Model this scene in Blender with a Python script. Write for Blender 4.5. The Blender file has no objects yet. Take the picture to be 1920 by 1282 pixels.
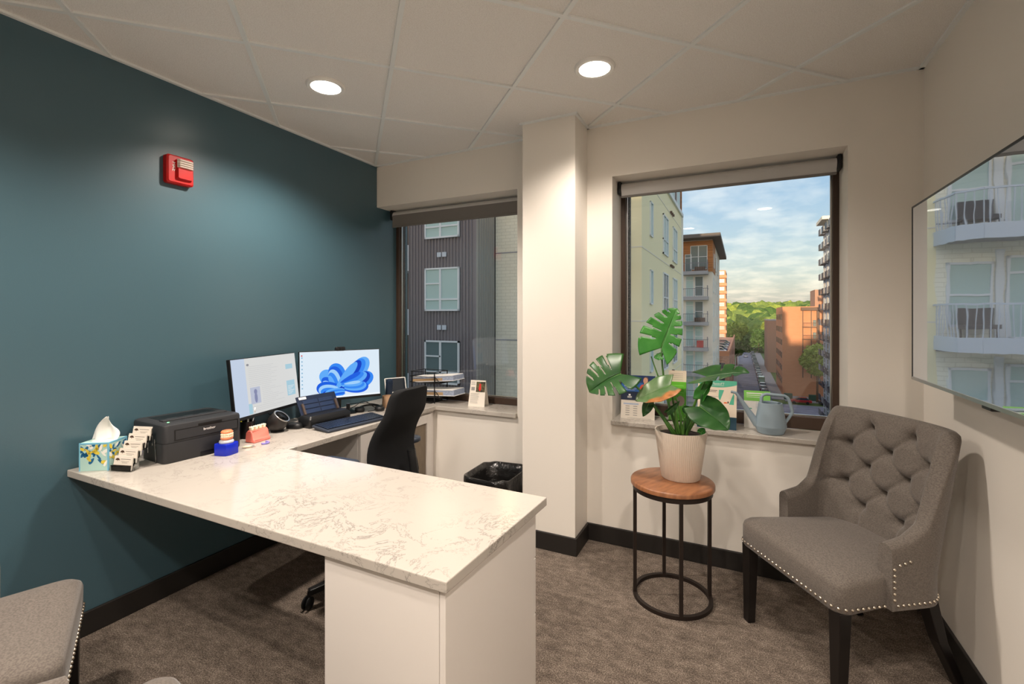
import bpy, bmesh, math, random
import numpy as np
from mathutils import Matrix, Vector, noise as mnoise

# ------------------------------------------------------------------ scene, camera, world, sun, exposure
sc = bpy.context.scene
COL = sc.collection
R = math.radians
rnd = random.Random(7)
def srgb(r, g, b):
    f = lambda c: (c/255/12.92) if c/255 <= .04045 else ((c/255+.055)/1.055)**2.4
    return (f(r), f(g), f(b), 1)

EYE = 1.40
YAW = R(26)
cam_d = bpy.data.cameras.new('camera')
cam = bpy.data.objects.new('camera', cam_d); COL.objects.link(cam)
cam.location = (0, 0, EYE); cam.rotation_euler = (R(90), 0, YAW)
cam_d.sensor_width = 36; cam_d.lens = 880/1920*36; cam_d.shift_y = -48/1920
cam_d.clip_start = .05; cam_d.clip_end = 5000
sc.camera = cam
sc.view_settings.view_transform = 'Standard'; sc.view_settings.look = 'None'
sc.view_settings.gamma = 1; sc.view_settings.use_curve_mapping = False
sc.view_settings.exposure = 0.46

SKY = .48
SKY_GLOW = .076
w = bpy.data.worlds.new('evening_sky'); sc.world = w; w.use_nodes = True
nt = w.node_tree; nt.nodes.clear()
def N(t, **k):
    n = nt.nodes.new(t)
    for a, b in k.items(): setattr(n, a, b)
    return n
L = lambda a, b: nt.links.new(a, b)
tc = N('ShaderNodeTexCoord'); sx = N('ShaderNodeSeparateXYZ'); L(tc.outputs['Generated'], sx.inputs[0])
zr = N('ShaderNodeValToRGB'); L(sx.outputs['Z'], zr.inputs[0])
e = zr.color_ramp.elements
e[0].position = 0; e[0].color = srgb(206, 208, 212)
e[1].position = 1; e[1].color = (.86, .92, 1.02, 1)
x = e.new(.07); x.color = srgb(190, 203, 220)
x = e.new(.22); x.color = srgb(148, 182, 222)
add = N('ShaderNodeMath', operation='ADD'); L(sx.outputs['Z'], add.inputs[0]); add.inputs[1].default_value = .10
mx = N('ShaderNodeMath', operation='MAXIMUM'); L(add.outputs[0], mx.inputs[0]); mx.inputs[1].default_value = .03
dv = N('ShaderNodeVectorMath', operation='DIVIDE'); L(tc.outputs['Generated'], dv.inputs[0])
cb = N('ShaderNodeCombineXYZ'); [L(mx.outputs[0], cb.inputs[i]) for i in range(3)]; L(cb.outputs[0], dv.inputs[1])
mp = N('ShaderNodeMapping'); L(dv.outputs[0], mp.inputs[0]); mp.inputs['Scale'].default_value = (1.5, 1.1, 0)
nz = N('ShaderNodeTexNoise'); L(mp.outputs[0], nz.inputs[0]); nz.inputs['Scale'].default_value = 2.1; nz.inputs['Detail'].default_value = 7; nz.inputs['Roughness'].default_value = .55
cr = N('ShaderNodeValToRGB'); L(nz.outputs[0], cr.inputs[0])
cr.color_ramp.elements[0].position = .42; cr.color_ramp.elements[0].color = (0, 0, 0, 1)
cr.color_ramp.elements[1].position = .66; cr.color_ramp.elements[1].color = (1, 1, 1, 1)
sky = N('ShaderNodeTexSky', sky_type='NISHITA', sun_disc=False, sun_elevation=R(6), sun_rotation=R(187), dust_density=1.5)
def scaled(sock, k):
    q = N('ShaderNodeVectorMath', operation='SCALE'); L(sock, q.inputs[0]); q.inputs['Scale'].default_value = k; return q.outputs[0]
tot = N('ShaderNodeVectorMath', operation='ADD'); L(scaled(zr.outputs[0], SKY), tot.inputs[0]); L(scaled(sky.outputs[0], SKY_GLOW), tot.inputs[1])   # the low sun's glow is brightest behind the viewer
lit = N('ShaderNodeVectorMath', operation='MULTIPLY_ADD'); L(tot.outputs[0], lit.inputs[0]); lit.inputs[1].default_value = (1.0, .92, .84); lit.inputs[2].default_value = (.22, .20, .185)
mixc = N('ShaderNodeMixRGB'); L(cr.outputs[0], mixc.inputs[0]); L(tot.outputs[0], mixc.inputs[1]); L(lit.outputs[0], mixc.inputs[2])
bg = N('ShaderNodeBackground'); L(mixc.outputs[0], bg.inputs[0]); bg.inputs[1].default_value = 1
wo = N('ShaderNodeOutputWorld'); L(bg.outputs[0], wo.inputs[0])

sun_d = bpy.data.lights.new('low_sun', 'SUN'); sun_d.energy = 4.2; sun_d.color = (1, .74, .48); sun_d.angle = R(.6)
sun = bpy.data.objects.new('low_sun', sun_d); COL.objects.link(sun)
sdir = Vector((.12, 1, -math.tan(R(5.5)))).normalized()
sun.rotation_euler = sdir.to_track_quat('-Z', 'Y').to_euler(); sun.location = (-20, -60, 40)
LAMP_POWER = 33
LAMP_COLOR = (1, .88, .77)

# ------------------------------------------------------------------ helpers
def at(px, py, **k):
    """a pixel of the 1920x1282 photograph turned into a point of the place on the plane x=, y= or z= (or at depth d)"""
    u, v = (px-960)/880, (593-py)/880
    d = Vector((-math.sin(YAW)+u*math.cos(YAW), math.cos(YAW)+u*math.sin(YAW), v))
    if 'z' in k: t = (k['z']-EYE)/d.z
    elif 'x' in k: t = k['x']/d.x
    elif 'y' in k: t = k['y']/d.y
    else: t = k['d']
    return Vector((0, 0, EYE)) + d*t

class MB:
    def __init__(s): s.v, s.f, s.m, s.c, s.T = [], [], [], 0, None
    def add(s, vs, fs):
        o = len(s.v)
        s.v += [tuple(s.T @ Vector(p)) if s.T is not None else tuple(p) for p in vs]
        s.f += [tuple(i+o for i in f) for f in fs]; s.m += [s.c]*len(fs)
        return s
    def mat(s, i): s.c = i; return s
    def box(s, x0, x1, y0, y1, z0, z1):
        return s.add([(x, y, z) for z in (z0, z1) for y in (y0, y1) for x in (x0, x1)],
                     [(0, 2, 3, 1), (4, 5, 7, 6), (0, 1, 5, 4), (2, 6, 7, 3), (0, 4, 6, 2), (1, 3, 7, 5)])
    def bar(s, a, b, wx, wy=None, up=(0, 0, 1)):
        """square bar from a to b"""
        a, b = Vector(a), Vector(b); wy = wy or wx; d = (b-a).normalized(); up = Vector(up)
        if abs(d.dot(up)) > .95: up = Vector((0, 1, 0))
        r = d.cross(up).normalized(); q = r.cross(d)
        vs = [p + r*i*wx/2 + q*j*wy/2 for p in (a, b) for i, j in ((-1, -1), (1, -1), (1, 1), (-1, 1))]
        return s.add(vs, [(3, 2, 1, 0), (4, 5, 6, 7)]+[(i, (i+1) % 4, (i+1) % 4+4, i+4) for i in range(4)])
    def tube(s, pts, r, n=10, closed=False, caps=True):
        pts = [Vector(p) for p in pts]; k = len(pts)
        rs = r if isinstance(r, (list, tuple)) else [r]*k
        vs, fs = [], []; prev = None
        for i, p in enumerate(pts):
            t = (pts[(i+1) % k]-pts[i-1]) if closed or 0 < i < k-1 else (pts[1]-pts[0] if i == 0 else pts[-1]-pts[-2])
            t.normalize()
            if prev is None:
                u = t.orthogonal().normalized()
            else:
                u = (prev - t*prev.dot(t)).normalized()
            prev = u; w_ = t.cross(u)
            vs += [p + (u*math.cos(2*math.pi*j/n) + w_*math.sin(2*math.pi*j/n))*rs[i] for j in range(n)]
        for i in range(k if closed else k-1):
            a, b = i*n, ((i+1) % k)*n
            fs += [(a+j, a+(j+1) % n, b+(j+1) % n, b+j) for j in range(n)]
        if caps and not closed: fs += [tuple(range(n))[::-1], tuple(range((k-1)*n, k*n))]
        return s.add(vs, fs)
    def cyl(s, a, b, r0, r1=None, n=20): return s.tube([a, b], [r0, r0 if r1 is None else r1], n)
    def lathe(s, prof, c=(0, 0, 0), n=32, cap0=True, cap1=True, rf=None):
        vs, fs = [], []
        for i, (r, z) in enumerate(prof):
            for j in range(n):
                a = 2*math.pi*j/n; rr = r*(rf(a, i) if rf else 1)
                vs.append((c[0]+rr*math.cos(a), c[1]+rr*math.sin(a), c[2]+z))
        for i in range(len(prof)-1):
            fs += [(i*n+j, i*n+(j+1) % n, (i+1)*n+(j+1) % n, (i+1)*n+j) for j in range(n)]
        if cap0: fs.append(tuple(range(n))[::-1])
        if cap1: fs.append(tuple(range((len(prof)-1)*n, len(prof)*n)))
        return s.add(vs, fs)
    def loft(s, loops, cap0=True, cap1=True):
        n = len(loops[0]); vs = [p for l in loops for p in l]; fs = []
        for i in range(len(loops)-1):
            fs += [(i*n+j, i*n+(j+1) % n, (i+1)*n+(j+1) % n, (i+1)*n+j) for j in range(n)]
        if cap0: fs.append(tuple(range(n))[::-1])
        if cap1: fs.append(tuple(range((len(loops)-1)*n, len(loops)*n)))
        return s.add(vs, fs)
    def prism(s, poly, z0, z1):
        n = len(poly)
        return s.loft([[(x, y, z0) for x, y in poly], [(x, y, z1) for x, y in poly]])
    def grid(s, nu, nv, fn):
        vs = [fn(i/nu, j/nv) for j in range(nv+1) for i in range(nu+1)]
        return s.add(vs, [(j*(nu+1)+i, j*(nu+1)+i+1, (j+1)*(nu+1)+i+1, (j+1)*(nu+1)+i) for j in range(nv) for i in range(nu)])
    def ball(s, c, r, nu=16, nv=10, sc_=(1, 1, 1)):
        prof = [(max(r*math.sin(math.pi*i/nv), 1e-4*r), -r*math.cos(math.pi*i/nv)) for i in range(nv+1)]
        o = len(s.v); s.lathe([(a, b) for a, b in prof], (0, 0, 0), nu)
        T = s.T
        if T is None: s.v[o:] = [(c[0]+p[0]*sc_[0], c[1]+p[1]*sc_[1], c[2]+p[2]*sc_[2]) for p in s.v[o:]]
        else:
            inv = T.inverted()
            s.v[o:] = [tuple(T @ Vector((c[0]+q.x*sc_[0], c[1]+q.y*sc_[1], c[2]+q.z*sc_[2]))) for q in (inv @ Vector(p) for p in s.v[o:])]
        return s
    def build(s, name, mats, parent=None, smooth=False, bevel=0, seg=2, recalc=True, solid=0):
        me = bpy.data.meshes.new(name); me.from_pydata(s.v, [], s.f)
        mats = mats if isinstance(mats, (list, tuple)) else [mats]
        for m in mats: me.materials.append(m)
        if any(s.m): me.polygons.foreach_set('material_index', s.m)
        if recalc:
            bm = bmesh.new(); bm.from_mesh(me); bmesh.ops.recalc_face_normals(bm, faces=bm.faces); bm.to_mesh(me); bm.free()
        if smooth:
            me.polygons.foreach_set('use_smooth', [True]*len(me.polygons))
            if smooth is not True: me.set_sharp_from_angle(angle=R(smooth))
        me.update()
        o = bpy.data.objects.new(name, me); COL.objects.link(o)
        if parent is not None: o.parent = parent
        if solid:
            md = o.modifiers.new('thickness', 'SOLIDIFY'); md.thickness = solid; md.offset = 0
        if bevel:
            md = o.modifiers.new('bevel', 'BEVEL'); md.width = bevel; md.segments = seg; md.limit_method = 'ANGLE'; md.angle_limit = R(40)
        return o

def tag(o, label=None, cat=None, group=None, kind=None):
    if label: o['label'] = label
    if cat: o['category'] = cat
    if group: o['group'] = group
    if kind: o['kind'] = kind
    return o
def thing(name, label, cat, loc=(0, 0, 0), rz=0, group=None):
    o = bpy.data.objects.new(name, None); COL.objects.link(o); o.empty_display_size = .1
    o.location = loc; o.rotation_euler = (0, 0, rz)
    return tag(o, label, cat, group)
def struct(o, label): return tag(o, label, kind='structure')
def copy_tree(o, parent=None):
    c = o.copy(); COL.objects.link(c); c.parent = parent
    for ch in list(o.children): copy_tree(ch, c)
    return c
def put(o, loc=None, rot=None):
    if loc is not None: o.location = loc
    if rot is not None: o.rotation_euler = rot
    return o
def rrect(x0, x1, y0, y1, r, n=5):
    pts = []
    for cx, cy, a in ((x1-r, y1-r, 0), (x0+r, y1-r, 90), (x0+r, y0+r, 180), (x1-r, y0+r, 270)):
        pts += [(cx+r*math.cos(R(a+90*i/n)), cy+r*math.sin(R(a+90*i/n))) for i in range(n+1)]
    return pts
def text(body, size, m, parent, loc, rot, name='lettering', extrude=.0003, align='LEFT', sx_=1.0):
    cu = bpy.data.curves.new(name, 'FONT'); cu.body = body; cu.size = size; cu.extrude = extrude; cu.align_x = align; cu.resolution_u = 3
    t = bpy.data.objects.new(name, cu); COL.objects.link(t)
    dg = bpy.context.evaluated_depsgraph_get()
    me = bpy.data.meshes.new_from_object(t.evaluated_get(dg)); me.name = name
    bpy.data.objects.remove(t)
    me.materials.clear(); me.materials.append(m)
    o = bpy.data.objects.new(name, me); COL.objects.link(o); o.parent = parent; o.location = loc; o.rotation_euler = rot; o.scale = (sx_, 1, 1)
    return o

# ------------------------------------------------------------------ materials
def mat(name, col, rough=.5, metal=0, spec=.5, emit=None, estr=0, var=None, bump=None, coat=0, trans=0, ior=1.45, alpha=1):
    """var=(colour2, scale, detail, lo, hi, stretch)  bump=(scale, strength, stretch)"""
    m = bpy.data.materials.new(name); m.use_nodes = True
    t = m.node_tree; b = t.nodes['Principled BSDF']
    b.inputs['Base Color'].default_value = col; b.inputs['Roughness'].default_value = rough; b.inputs['Metallic'].default_value = metal
    b.inputs['Specular IOR Level'].default_value = spec; b.inputs['IOR'].default_value = ior
    b.inputs['Coat Weight'].default_value = coat; b.inputs['Transmission Weight'].default_value = trans; b.inputs['Alpha'].default_value = alpha
    if emit: b.inputs['Emission Color'].default_value = emit; b.inputs['Emission Strength'].default_value = estr
    def coords(stretch):
        tc = t.nodes.new('ShaderNodeTexCoord'); mp = t.nodes.new('ShaderNodeMapping'); mp.inputs['Scale'].default_value = stretch
        t.links.new(tc.outputs['Object'], mp.inputs[0]); return mp.outputs[0]
    if var:
        c2, scale, det, lo, hi, st = (list(var)+[(1, 1, 1)])[:6]
        n = t.nodes.new('ShaderNodeTexNoise'); n.inputs['Scale'].default_value = scale; n.inputs['Detail'].default_value = det
        t.links.new(coords(st), n.inputs[0])
        r = t.nodes.new('ShaderNodeMapRange'); r.inputs[1].default_value = lo; r.inputs[2].default_value = hi; t.links.new(n.outputs[0], r.inputs[0])
        x = t.nodes.new('ShaderNodeMixRGB'); x.inputs[1].default_value = col; x.inputs[2].default_value = c2
        t.links.new(r.outputs[0], x.inputs[0]); t.links.new(x.outputs[0], b.inputs['Base Color'])
    if bump:
        scale, stre, st = (list(bump)+[(1, 1, 1)])[:3]
        n = t.nodes.new('ShaderNodeTexNoise'); n.inputs['Scale'].default_value = scale; n.inputs['Detail'].default_value = 3
        t.links.new(coords(st), n.inputs[0])
        bp = t.nodes.new('ShaderNodeBump'); bp.inputs['Strength'].default_value = stre; bp.inputs['Distance'].default_value = .01
        t.links.new(n.outputs[0], bp.inputs['Height']); t.links.new(bp.outputs[0], b.inputs['Normal'])
    return m

M = {}
M['teal'] = mat('teal_paint', srgb(66, 94, 105), .30, spec=.8, bump=(220, .03))
M['wall'] = mat('cream_paint', srgb(234, 228, 219), .55, bump=(240, .02))
M['tile'] = mat('ceiling_tile', srgb(240, 237, 233), .9, var=(srgb(224, 220, 215), 260, 3, .4, .7), bump=(320, .18))
M['tee'] = mat('grid_metal', srgb(232, 235, 234), .45)
M['base'] = mat('baseboard_black', srgb(34, 31, 29), .5)
M['cab'] = mat('cabinet_white', srgb(232, 226, 220), .45)
M['taupe'] = mat('taupe_panel', srgb(140, 126, 108), .6, var=(srgb(118, 105, 90), 14, 6, .4, .65, (1, 30, 1)))
M['steel'] = mat('brushed_steel', srgb(190, 188, 184), .28, 1)
M['black'] = mat('black_plastic', srgb(24, 25, 27), .42)
M['black2'] = mat('black_satin', srgb(17, 17, 18), .33)
M['charcoal'] = mat('charcoal_plastic', srgb(44, 45, 48), .5, bump=(500, .03))
M['wire'] = mat('black_wire', srgb(14, 15, 18), .4)
M['mesh'] = mat('black_fabric', srgb(24, 25, 27), .85, spec=.25, bump=(900, .1))
M['white'] = mat('white_paper', srgb(240, 238, 234), .7)
M['paper'] = mat('paper_warm', srgb(232, 224, 212), .7)
M['bronze'] = mat('bronze_frame', srgb(66, 50, 40), .45)
M['shade'] = mat('shade_fabric', srgb(196, 194, 192), .8, bump=(700, .05))
M['shade2'] = mat('shade_screen', srgb(120, 116, 112), .8, bump=(700, .08))
M['iron'] = mat('dark_iron', srgb(44, 36, 32), .45, .4)
M['ebony'] = mat('ebony_wood', srgb(22, 18, 17), .35)
M['nail'] = mat('nailhead_silver', srgb(215, 205, 190), .25, 1)
M['blue'] = mat('royal_blue', srgb(22, 44, 190), .25)
M['pink'] = mat('gum_pink', srgb(244, 128, 112), .3)
M['gum'] = mat('gum_orange', srgb(232, 140, 96), .35)
M['tooth'] = mat('tooth_ivory', srgb(240, 226, 196), .3)
M['red'] = mat('alarm_red', srgb(190, 16, 14), .3)
M['clear'] = mat('clear_plastic', (1, 1, 1, 1), .08, trans=1, ior=1.3)
M['acrylic'] = mat('acrylic', (.95, .97, .98, 1), .05, trans=.0, alpha=.22)
M['soil'] = mat('potting_soil', srgb(40, 28, 22), .95, bump=(60, .8))
M['can'] = mat('grey_blue_plastic', srgb(148, 166, 178), .5)
M['darkprint'] = mat('dark_ink', srgb(60, 58, 60), .7)
M['brown'] = mat('brown_ink', srgb(74, 52, 38), .7)
M['navy'] = mat('navy_ink', srgb(36, 60, 112), .6)
M['navy2'] = mat('dark_navy_ink', srgb(30, 44, 70), .6)
M['midblue'] = mat('mid_blue_ink', srgb(48, 104, 178), .6)
M['skin'] = mat('skin_ink', srgb(226, 172, 148), .6)
M['orange'] = mat('coral_ink', srgb(206, 84, 62), .6)
M['green'] = mat('lime_ink', srgb(96, 182, 40), .5)
M['green2'] = mat('light_lime_ink', srgb(134, 208, 96), .5)
M['mint'] = mat('mint_ink', srgb(84, 180, 150), .5)
M['beigecard'] = mat('beige_card', srgb(232, 216, 196), .6)
M['deepteal'] = mat('deep_teal_ink', srgb(16, 58, 76), .5)
M['greyprint'] = mat('grey_ink', srgb(150, 146, 142), .7)
M['linepale'] = mat('pale_blue_line', srgb(176, 190, 214), .6)
M['folder'] = mat('kraft_folder', srgb(176, 148, 112), .8)
M['bluepaper'] = mat('grey_blue_paper', srgb(170, 182, 204), .7, var=(srgb(120, 128, 150), 60, 3, .45, .65, (1, 1, 14)))
M['tan'] = mat('tan_ceramic', srgb(196, 160, 128), .4)
M['bag'] = mat('black_bin_bag', srgb(26, 25, 24), .22, bump=(26, .8))
M['bin'] = mat('black_bin', srgb(30, 29, 28), .5)
M['lens'] = mat('lamp_lens', (1, 1, 1, 1), .4, emit=(1, .90, .76, 1), estr=9)
M['trim'] = mat('lamp_trim', srgb(238, 236, 232), .4)
M['led'] = mat('green_led', srgb(120, 230, 140), .4, emit=srgb(120, 240, 150), estr=2)

def m_carpet():
    m = mat('carpet', srgb(110, 100, 92), .97, spec=.1, bump=(420, .9)); t = m.node_tree; b = t.nodes['Principled BSDF']
    tc = t.nodes.new('ShaderNodeTexCoord')
    def nz(s, d, st):
        mp = t.nodes.new('ShaderNodeMapping'); mp.inputs['Scale'].default_value = st; t.links.new(tc.outputs['Object'], mp.inputs[0])
        n = t.nodes.new('ShaderNodeTexNoise'); n.inputs['Scale'].default_value = s; n.inputs['Detail'].default_value = d; n.inputs['Roughness'].default_value = .7
        t.links.new(mp.outputs[0], n.inputs[0]); return n.outputs[0]
    a = nz(16, 8, (1, 1.6, 1)); c = nz(190, 4, (1, 1, 1))
    mx = t.nodes.new('ShaderNodeMixRGB'); mx.inputs[0].default_value = .70; t.links.new(a, mx.inputs[1]); t.links.new(c, mx.inputs[2])
    r = t.nodes.new('ShaderNodeValToRGB'); t.links.new(mx.outputs[0], r.inputs[0]); el = r.color_ramp.elements
    el[0].position = .36; el[0].color = srgb(72, 64, 58); el[1].position = .64; el[1].color = srgb(200, 184, 168)
    k = el.new(.5); k.color = srgb(132, 119, 108)
    t.links.new(r.outputs[0], b.inputs['Base Color']); return m
M['carpet'] = m_carpet()

def m_quartz():
    m = mat('quartz', srgb(232, 222, 210), .14, spec=.5); t = m.node_tree; b = t.nodes['Principled BSDF']
    tc = t.nodes.new('ShaderNodeTexCoord')
    n0 = t.nodes.new('ShaderNodeTexNoise'); n0.inputs['Scale'].default_value = 3.2; n0.inputs['Detail'].default_value = 4; t.links.new(tc.outputs['Object'], n0.inputs[0])
    n1 = t.nodes.new('ShaderNodeTexNoise'); n1.inputs['Scale'].default_value = 8; n1.inputs['Detail'].default_value = 9; n1.inputs['Roughness'].default_value = .72; n1.inputs['Distortion'].default_value = .6
    t.links.new(tc.outputs['Object'], n1.inputs[0])
    def math_(op, a, v):
        q = t.nodes.new('ShaderNodeMath'); q.operation = op; t.links.new(a, q.inputs[0])
        if hasattr(v, 'node'): t.links.new(v, q.inputs[1])
        else: q.inputs[1].default_value = v
        return q.outputs[0]
    d = math_('ABSOLUTE', math_('SUBTRACT', n1.outputs[0], .5), 0)
    v = t.nodes.new('ShaderNodeMapRange'); v.inputs[1].default_value = .014; v.inputs[2].default_value = 0; t.links.new(d, v.inputs[0])
    g = t.nodes.new('ShaderNodeMapRange'); g.inputs[1].default_value = .36; g.inputs[2].default_value = .66; t.links.new(n0.outputs[0], g.inputs[0])
    f = math_('MULTIPLY', v.outputs[0], math_('MULTIPLY', g.outputs[0], .95))
    x = t.nodes.new('ShaderNodeMixRGB'); x.inputs[1].default_value = srgb(189, 182, 173); x.inputs[2].default_value = srgb(112, 107, 102); t.links.new(f, x.inputs[0])
    t.links.new(x.outputs[0], b.inputs['Base Color']); return m
M['quartz'] = m_quartz()

def m_fabric(name, c1, c2):
    m = mat(name, c1, .85, spec=.3, var=(c2, 190, 3, .4, .62, (1, 1, 2)), bump=(700, .18)); b = m.node_tree.nodes['Principled BSDF']
    b.inputs['Sheen Weight'].default_value = .25; b.inputs['Sheen Roughness'].default_value = .4; return m
M['linen'] = m_fabric('taupe_linen', srgb(114, 106, 99), srgb(95, 88, 82))
M['wood'] = mat('mango_wood', srgb(158, 106, 70), .35, var=(srgb(112, 70, 46), 7, 7, .35, .75, (7, 1.4, 1)), coat=.2)
M['pot'] = mat('pot_ceramic', srgb(222, 208, 192), .55)

def m_leaf(name, c1, c2, rough=.28, brown=False):
    m = mat(name, c1, rough, spec=.5, var=(c2, 9, 4, .4, .62)); t = m.node_tree; b = t.nodes['Principled BSDF']
    src = b.inputs['Base Color'].links[0].from_socket
    if brown:
        tc = t.nodes.new('ShaderNodeTexCoord'); s = t.nodes.new('ShaderNodeSeparateXYZ'); t.links.new(tc.outputs['Object'], s.inputs[0])
        n = t.nodes.new('ShaderNodeTexNoise'); n.inputs['Scale'].default_value = 22; n.inputs['Detail'].default_value = 4; t.links.new(tc.outputs['Object'], n.inputs[0])
        a = t.nodes.new('ShaderNodeMath'); a.operation = 'MULTIPLY_ADD'; t.links.new(n.outputs[0], a.inputs[0]); a.inputs[1].default_value = .06; g_ = t.nodes.new('ShaderNodeMath'); g_.operation = 'MULTIPLY'; t.links.new(s.outputs['X'], g_.inputs[0]); g_.inputs[1].default_value = -1; t.links.new(g_.outputs[0], a.inputs[2])
        r = t.nodes.new('ShaderNodeMapRange'); r.inputs[1].default_value = .065; r.inputs[2].default_value = .080; t.links.new(a.outputs[0], r.inputs[0])
        x = t.nodes.new('ShaderNodeMixRGB'); t.links.new(r.outputs[0], x.inputs[0]); t.links.new(src, x.inputs[1])
        n2 = t.nodes.new('ShaderNodeTexNoise'); n2.inputs['Scale'].default_value = 40; t.links.new(tc.outputs['Object'], n2.inputs[0])
        y = t.nodes.new('ShaderNodeMixRGB'); t.links.new(n2.outputs[0], y.inputs[0]); y.inputs[1].default_value = srgb(120, 70, 30); y.inputs[2].default_value = srgb(222, 150, 84)
        t.links.new(y.outputs[0], x.inputs[2]); src = x.outputs[0]; t.links.new(src, b.inputs['Base Color'])
    tr = t.nodes.new('ShaderNodeBsdfTranslucent'); t.links.new(src, tr.inputs[0])
    mx = t.nodes.new('ShaderNodeMixShader'); mx.inputs[0].default_value = .28
    out = t.nodes['Material Output']; t.links.new(b.outputs[0], mx.inputs[1]); t.links.new(tr.outputs[0], mx.inputs[2]); t.links.new(mx.outputs[0], out.inputs[0])
    return m
M['leaf'] = m_leaf('leaf_deep', srgb(40, 84, 40), srgb(62, 108, 52), .33)
M['leafb'] = m_leaf('leaf_bright', srgb(52, 128, 42), srgb(78, 150, 64), .36)
M['leafd'] = m_leaf('leaf_damaged', srgb(86, 122, 72), srgb(122, 144, 104), brown=True)
M['stem'] = mat('stem_green', srgb(88, 134, 58), .4, var=(srgb(52, 94, 40), 20, 3, .4, .6, (1, 1, .2)))

def m_glass(name='window_glass', ior=1.45, tint=(.99, .995, .995, 1)):
    m = bpy.data.materials.new(name); m.use_nodes = True; t = m.node_tree; t.nodes.clear()
    tr = t.nodes.new('ShaderNodeBsdfTransparent'); tr.inputs[0].default_value = tint
    gl = t.nodes.new('ShaderNodeBsdfGlossy'); gl.inputs['Roughness'].default_value = 0
    fr = t.nodes.new('ShaderNodeFresnel'); fr.inputs[0].default_value = ior
    mx = t.nodes.new('ShaderNodeMixShader'); o = t.nodes.new('ShaderNodeOutputMaterial')
    t.links.new(fr.outputs[0], mx.inputs[0]); t.links.new(tr.outputs[0], mx.inputs[1]); t.links.new(gl.outputs[0], mx.inputs[2]); t.links.new(mx.outputs[0], o.inputs[0])
    return m
M['glass'] = m_glass()
M['acrylic'] = m_glass('acrylic_sheet', 1.4, (.97, .98, .98, 1))
M['tvscreen'] = mat('dark_glossy_screen', srgb(228, 236, 246), .015, .9, bump=(3, .05))

# ------------------------------------------------------------------ the room
XL, XR, YB, YF, HC = -2.59, .783, 2.87, -1.7, 2.58
YG = 3.10                      # inner face of the window frames
LX0, LX1, RX0, RX1, ZT = XL, -1.36, -.712, .485, 2.262
struct(MB().box(XL-.2, XR+.2, YF-.2, 3.2, -.12, 0).build('floor', M['carpet']), 'mottled brown and grey office carpet')
struct(MB().box(XL-.15, XL, YF, 3.25, 0, 2.75).build('wall_left', M['teal']), 'dark teal painted side wall')
struct(MB().box(XR, XR+.15, YF, 3.2, 0, 2.75).build('wall_right', M['wall']), 'cream wall carrying the television')
struct(MB().box(XL-.15, XR+.15, YF-.15, YF, 0, 2.75).build('wall_front', M['wall']), 'cream wall behind the viewer')
b = MB()
b.box(XL, LX1, YB, 3.2, 0, .715); b.box(XL, LX1, YB, 3.2, ZT, 2.75)
b.box(LX1, RX0, YB, 3.2, 0, 2.75); b.box(RX0, RX1, YB, 3.2, 0, .738); b.box(RX0, RX1, YB, 3.2, ZT, 2.75); b.box(RX1, XR, YB, 3.2, 0, 2.75)
struct(b.build('wall_back', M['wall']), 'cream wall with two deep window openings')
struct(MB().box(-1.21, -.872, 2.63, YB, 0, 2.6).build('wall_column', M['wall']), 'square cream column between the two windows')
# stone reveal outside the glass
M['pebble'] = mat('pebble_concrete', srgb(150, 146, 138), .9, var=(srgb(96, 92, 88), 90, 4, .4, .6), bump=(120, .9))
b = MB()
for x0, x1, y1 in ((XL-.15, XL, 3.22), (LX1, RX0+.035, 3.25), (RX1, XR+.15, 3.22)): b.box(x0, x1, 3.2, y1, -.2, 2.9)
for x0, x1 in ((LX0, LX1), (RX0, RX1)): b.box(x0, x1, 3.2, 3.25, -.2, .70); b.box(x0, x1, 3.2, 3.25, 2.34, 2.9)
struct(b.build('wall_outside', M['pebble']), 'pebbled concrete facing outside the windows')

# baseboards
bh, bt = .105, .014
def baseboard(name, lab, *boxes):
    b = MB()
    for x0, x1, y0, y1 in boxes: b.box(x0, x1, y0, y1, 0, bh)
    struct(b.build(name, M['base'], bevel=.004), lab)
baseboard('baseboard_left', 'black baseboard along the teal wall', (XL, XL+bt, YF, YB))
baseboard('baseboard_right', 'black baseboard along the television wall', (XR-bt, XR, YF, YB))
baseboard('baseboard_back', 'black baseboard under the windows', (-.872, XR-bt, YB-bt, YB), (-2.0, -1.21, YB-bt, YB))
baseboard('baseboard_column', 'black baseboard wrapping the column', (-1.21-bt, -.872+bt, 2.63-bt, 2.63), (-.872, -.872+bt, 2.63, YB-bt), (-1.21-bt, -1.21, 2.63, YB-bt))

# ceiling: diagonal two-foot grid, each tile its own piece
ceil = struct(MB().box(XL-.15, XR+.15, YF-.15, 3.2, HC+.03, HC+.15).build('ceiling', M['tile']), 'suspended ceiling of diagonal square tiles')
P0 = Vector((-1.49, 1.752)); S = .61; c45 = S/math.sqrt(2); E1 = Vector((c45, c45)); E2 = Vector((c45, -c45))
def clip(poly, rect):
    x0, x1, y0, y1 = rect
    for ax, lim, sg in ((0, x0, 1), (0, x1, -1), (1, y0, 1), (1, y1, -1)):
        out = []
        for i in range(len(poly)):
            a, b = poly[i-1], poly[i]; da, db = sg*(a[ax]-lim), sg*(b[ax]-lim)
            if (da >= 0) != (db >= 0):
                k = da/(da-db); out.append((a[0]+(b[0]-a[0])*k, a[1]+(b[1]-a[1])*k))
            if db >= 0: out.append(b)
        poly = out
        if len(poly) < 3: return None
    return poly
room = (XL, XR, YF, YB)
def area(p): return abs(sum(p[i-1][0]*p[i][1]-p[i][0]*p[i-1][1] for i in range(len(p))))/2
g = .009
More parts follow.
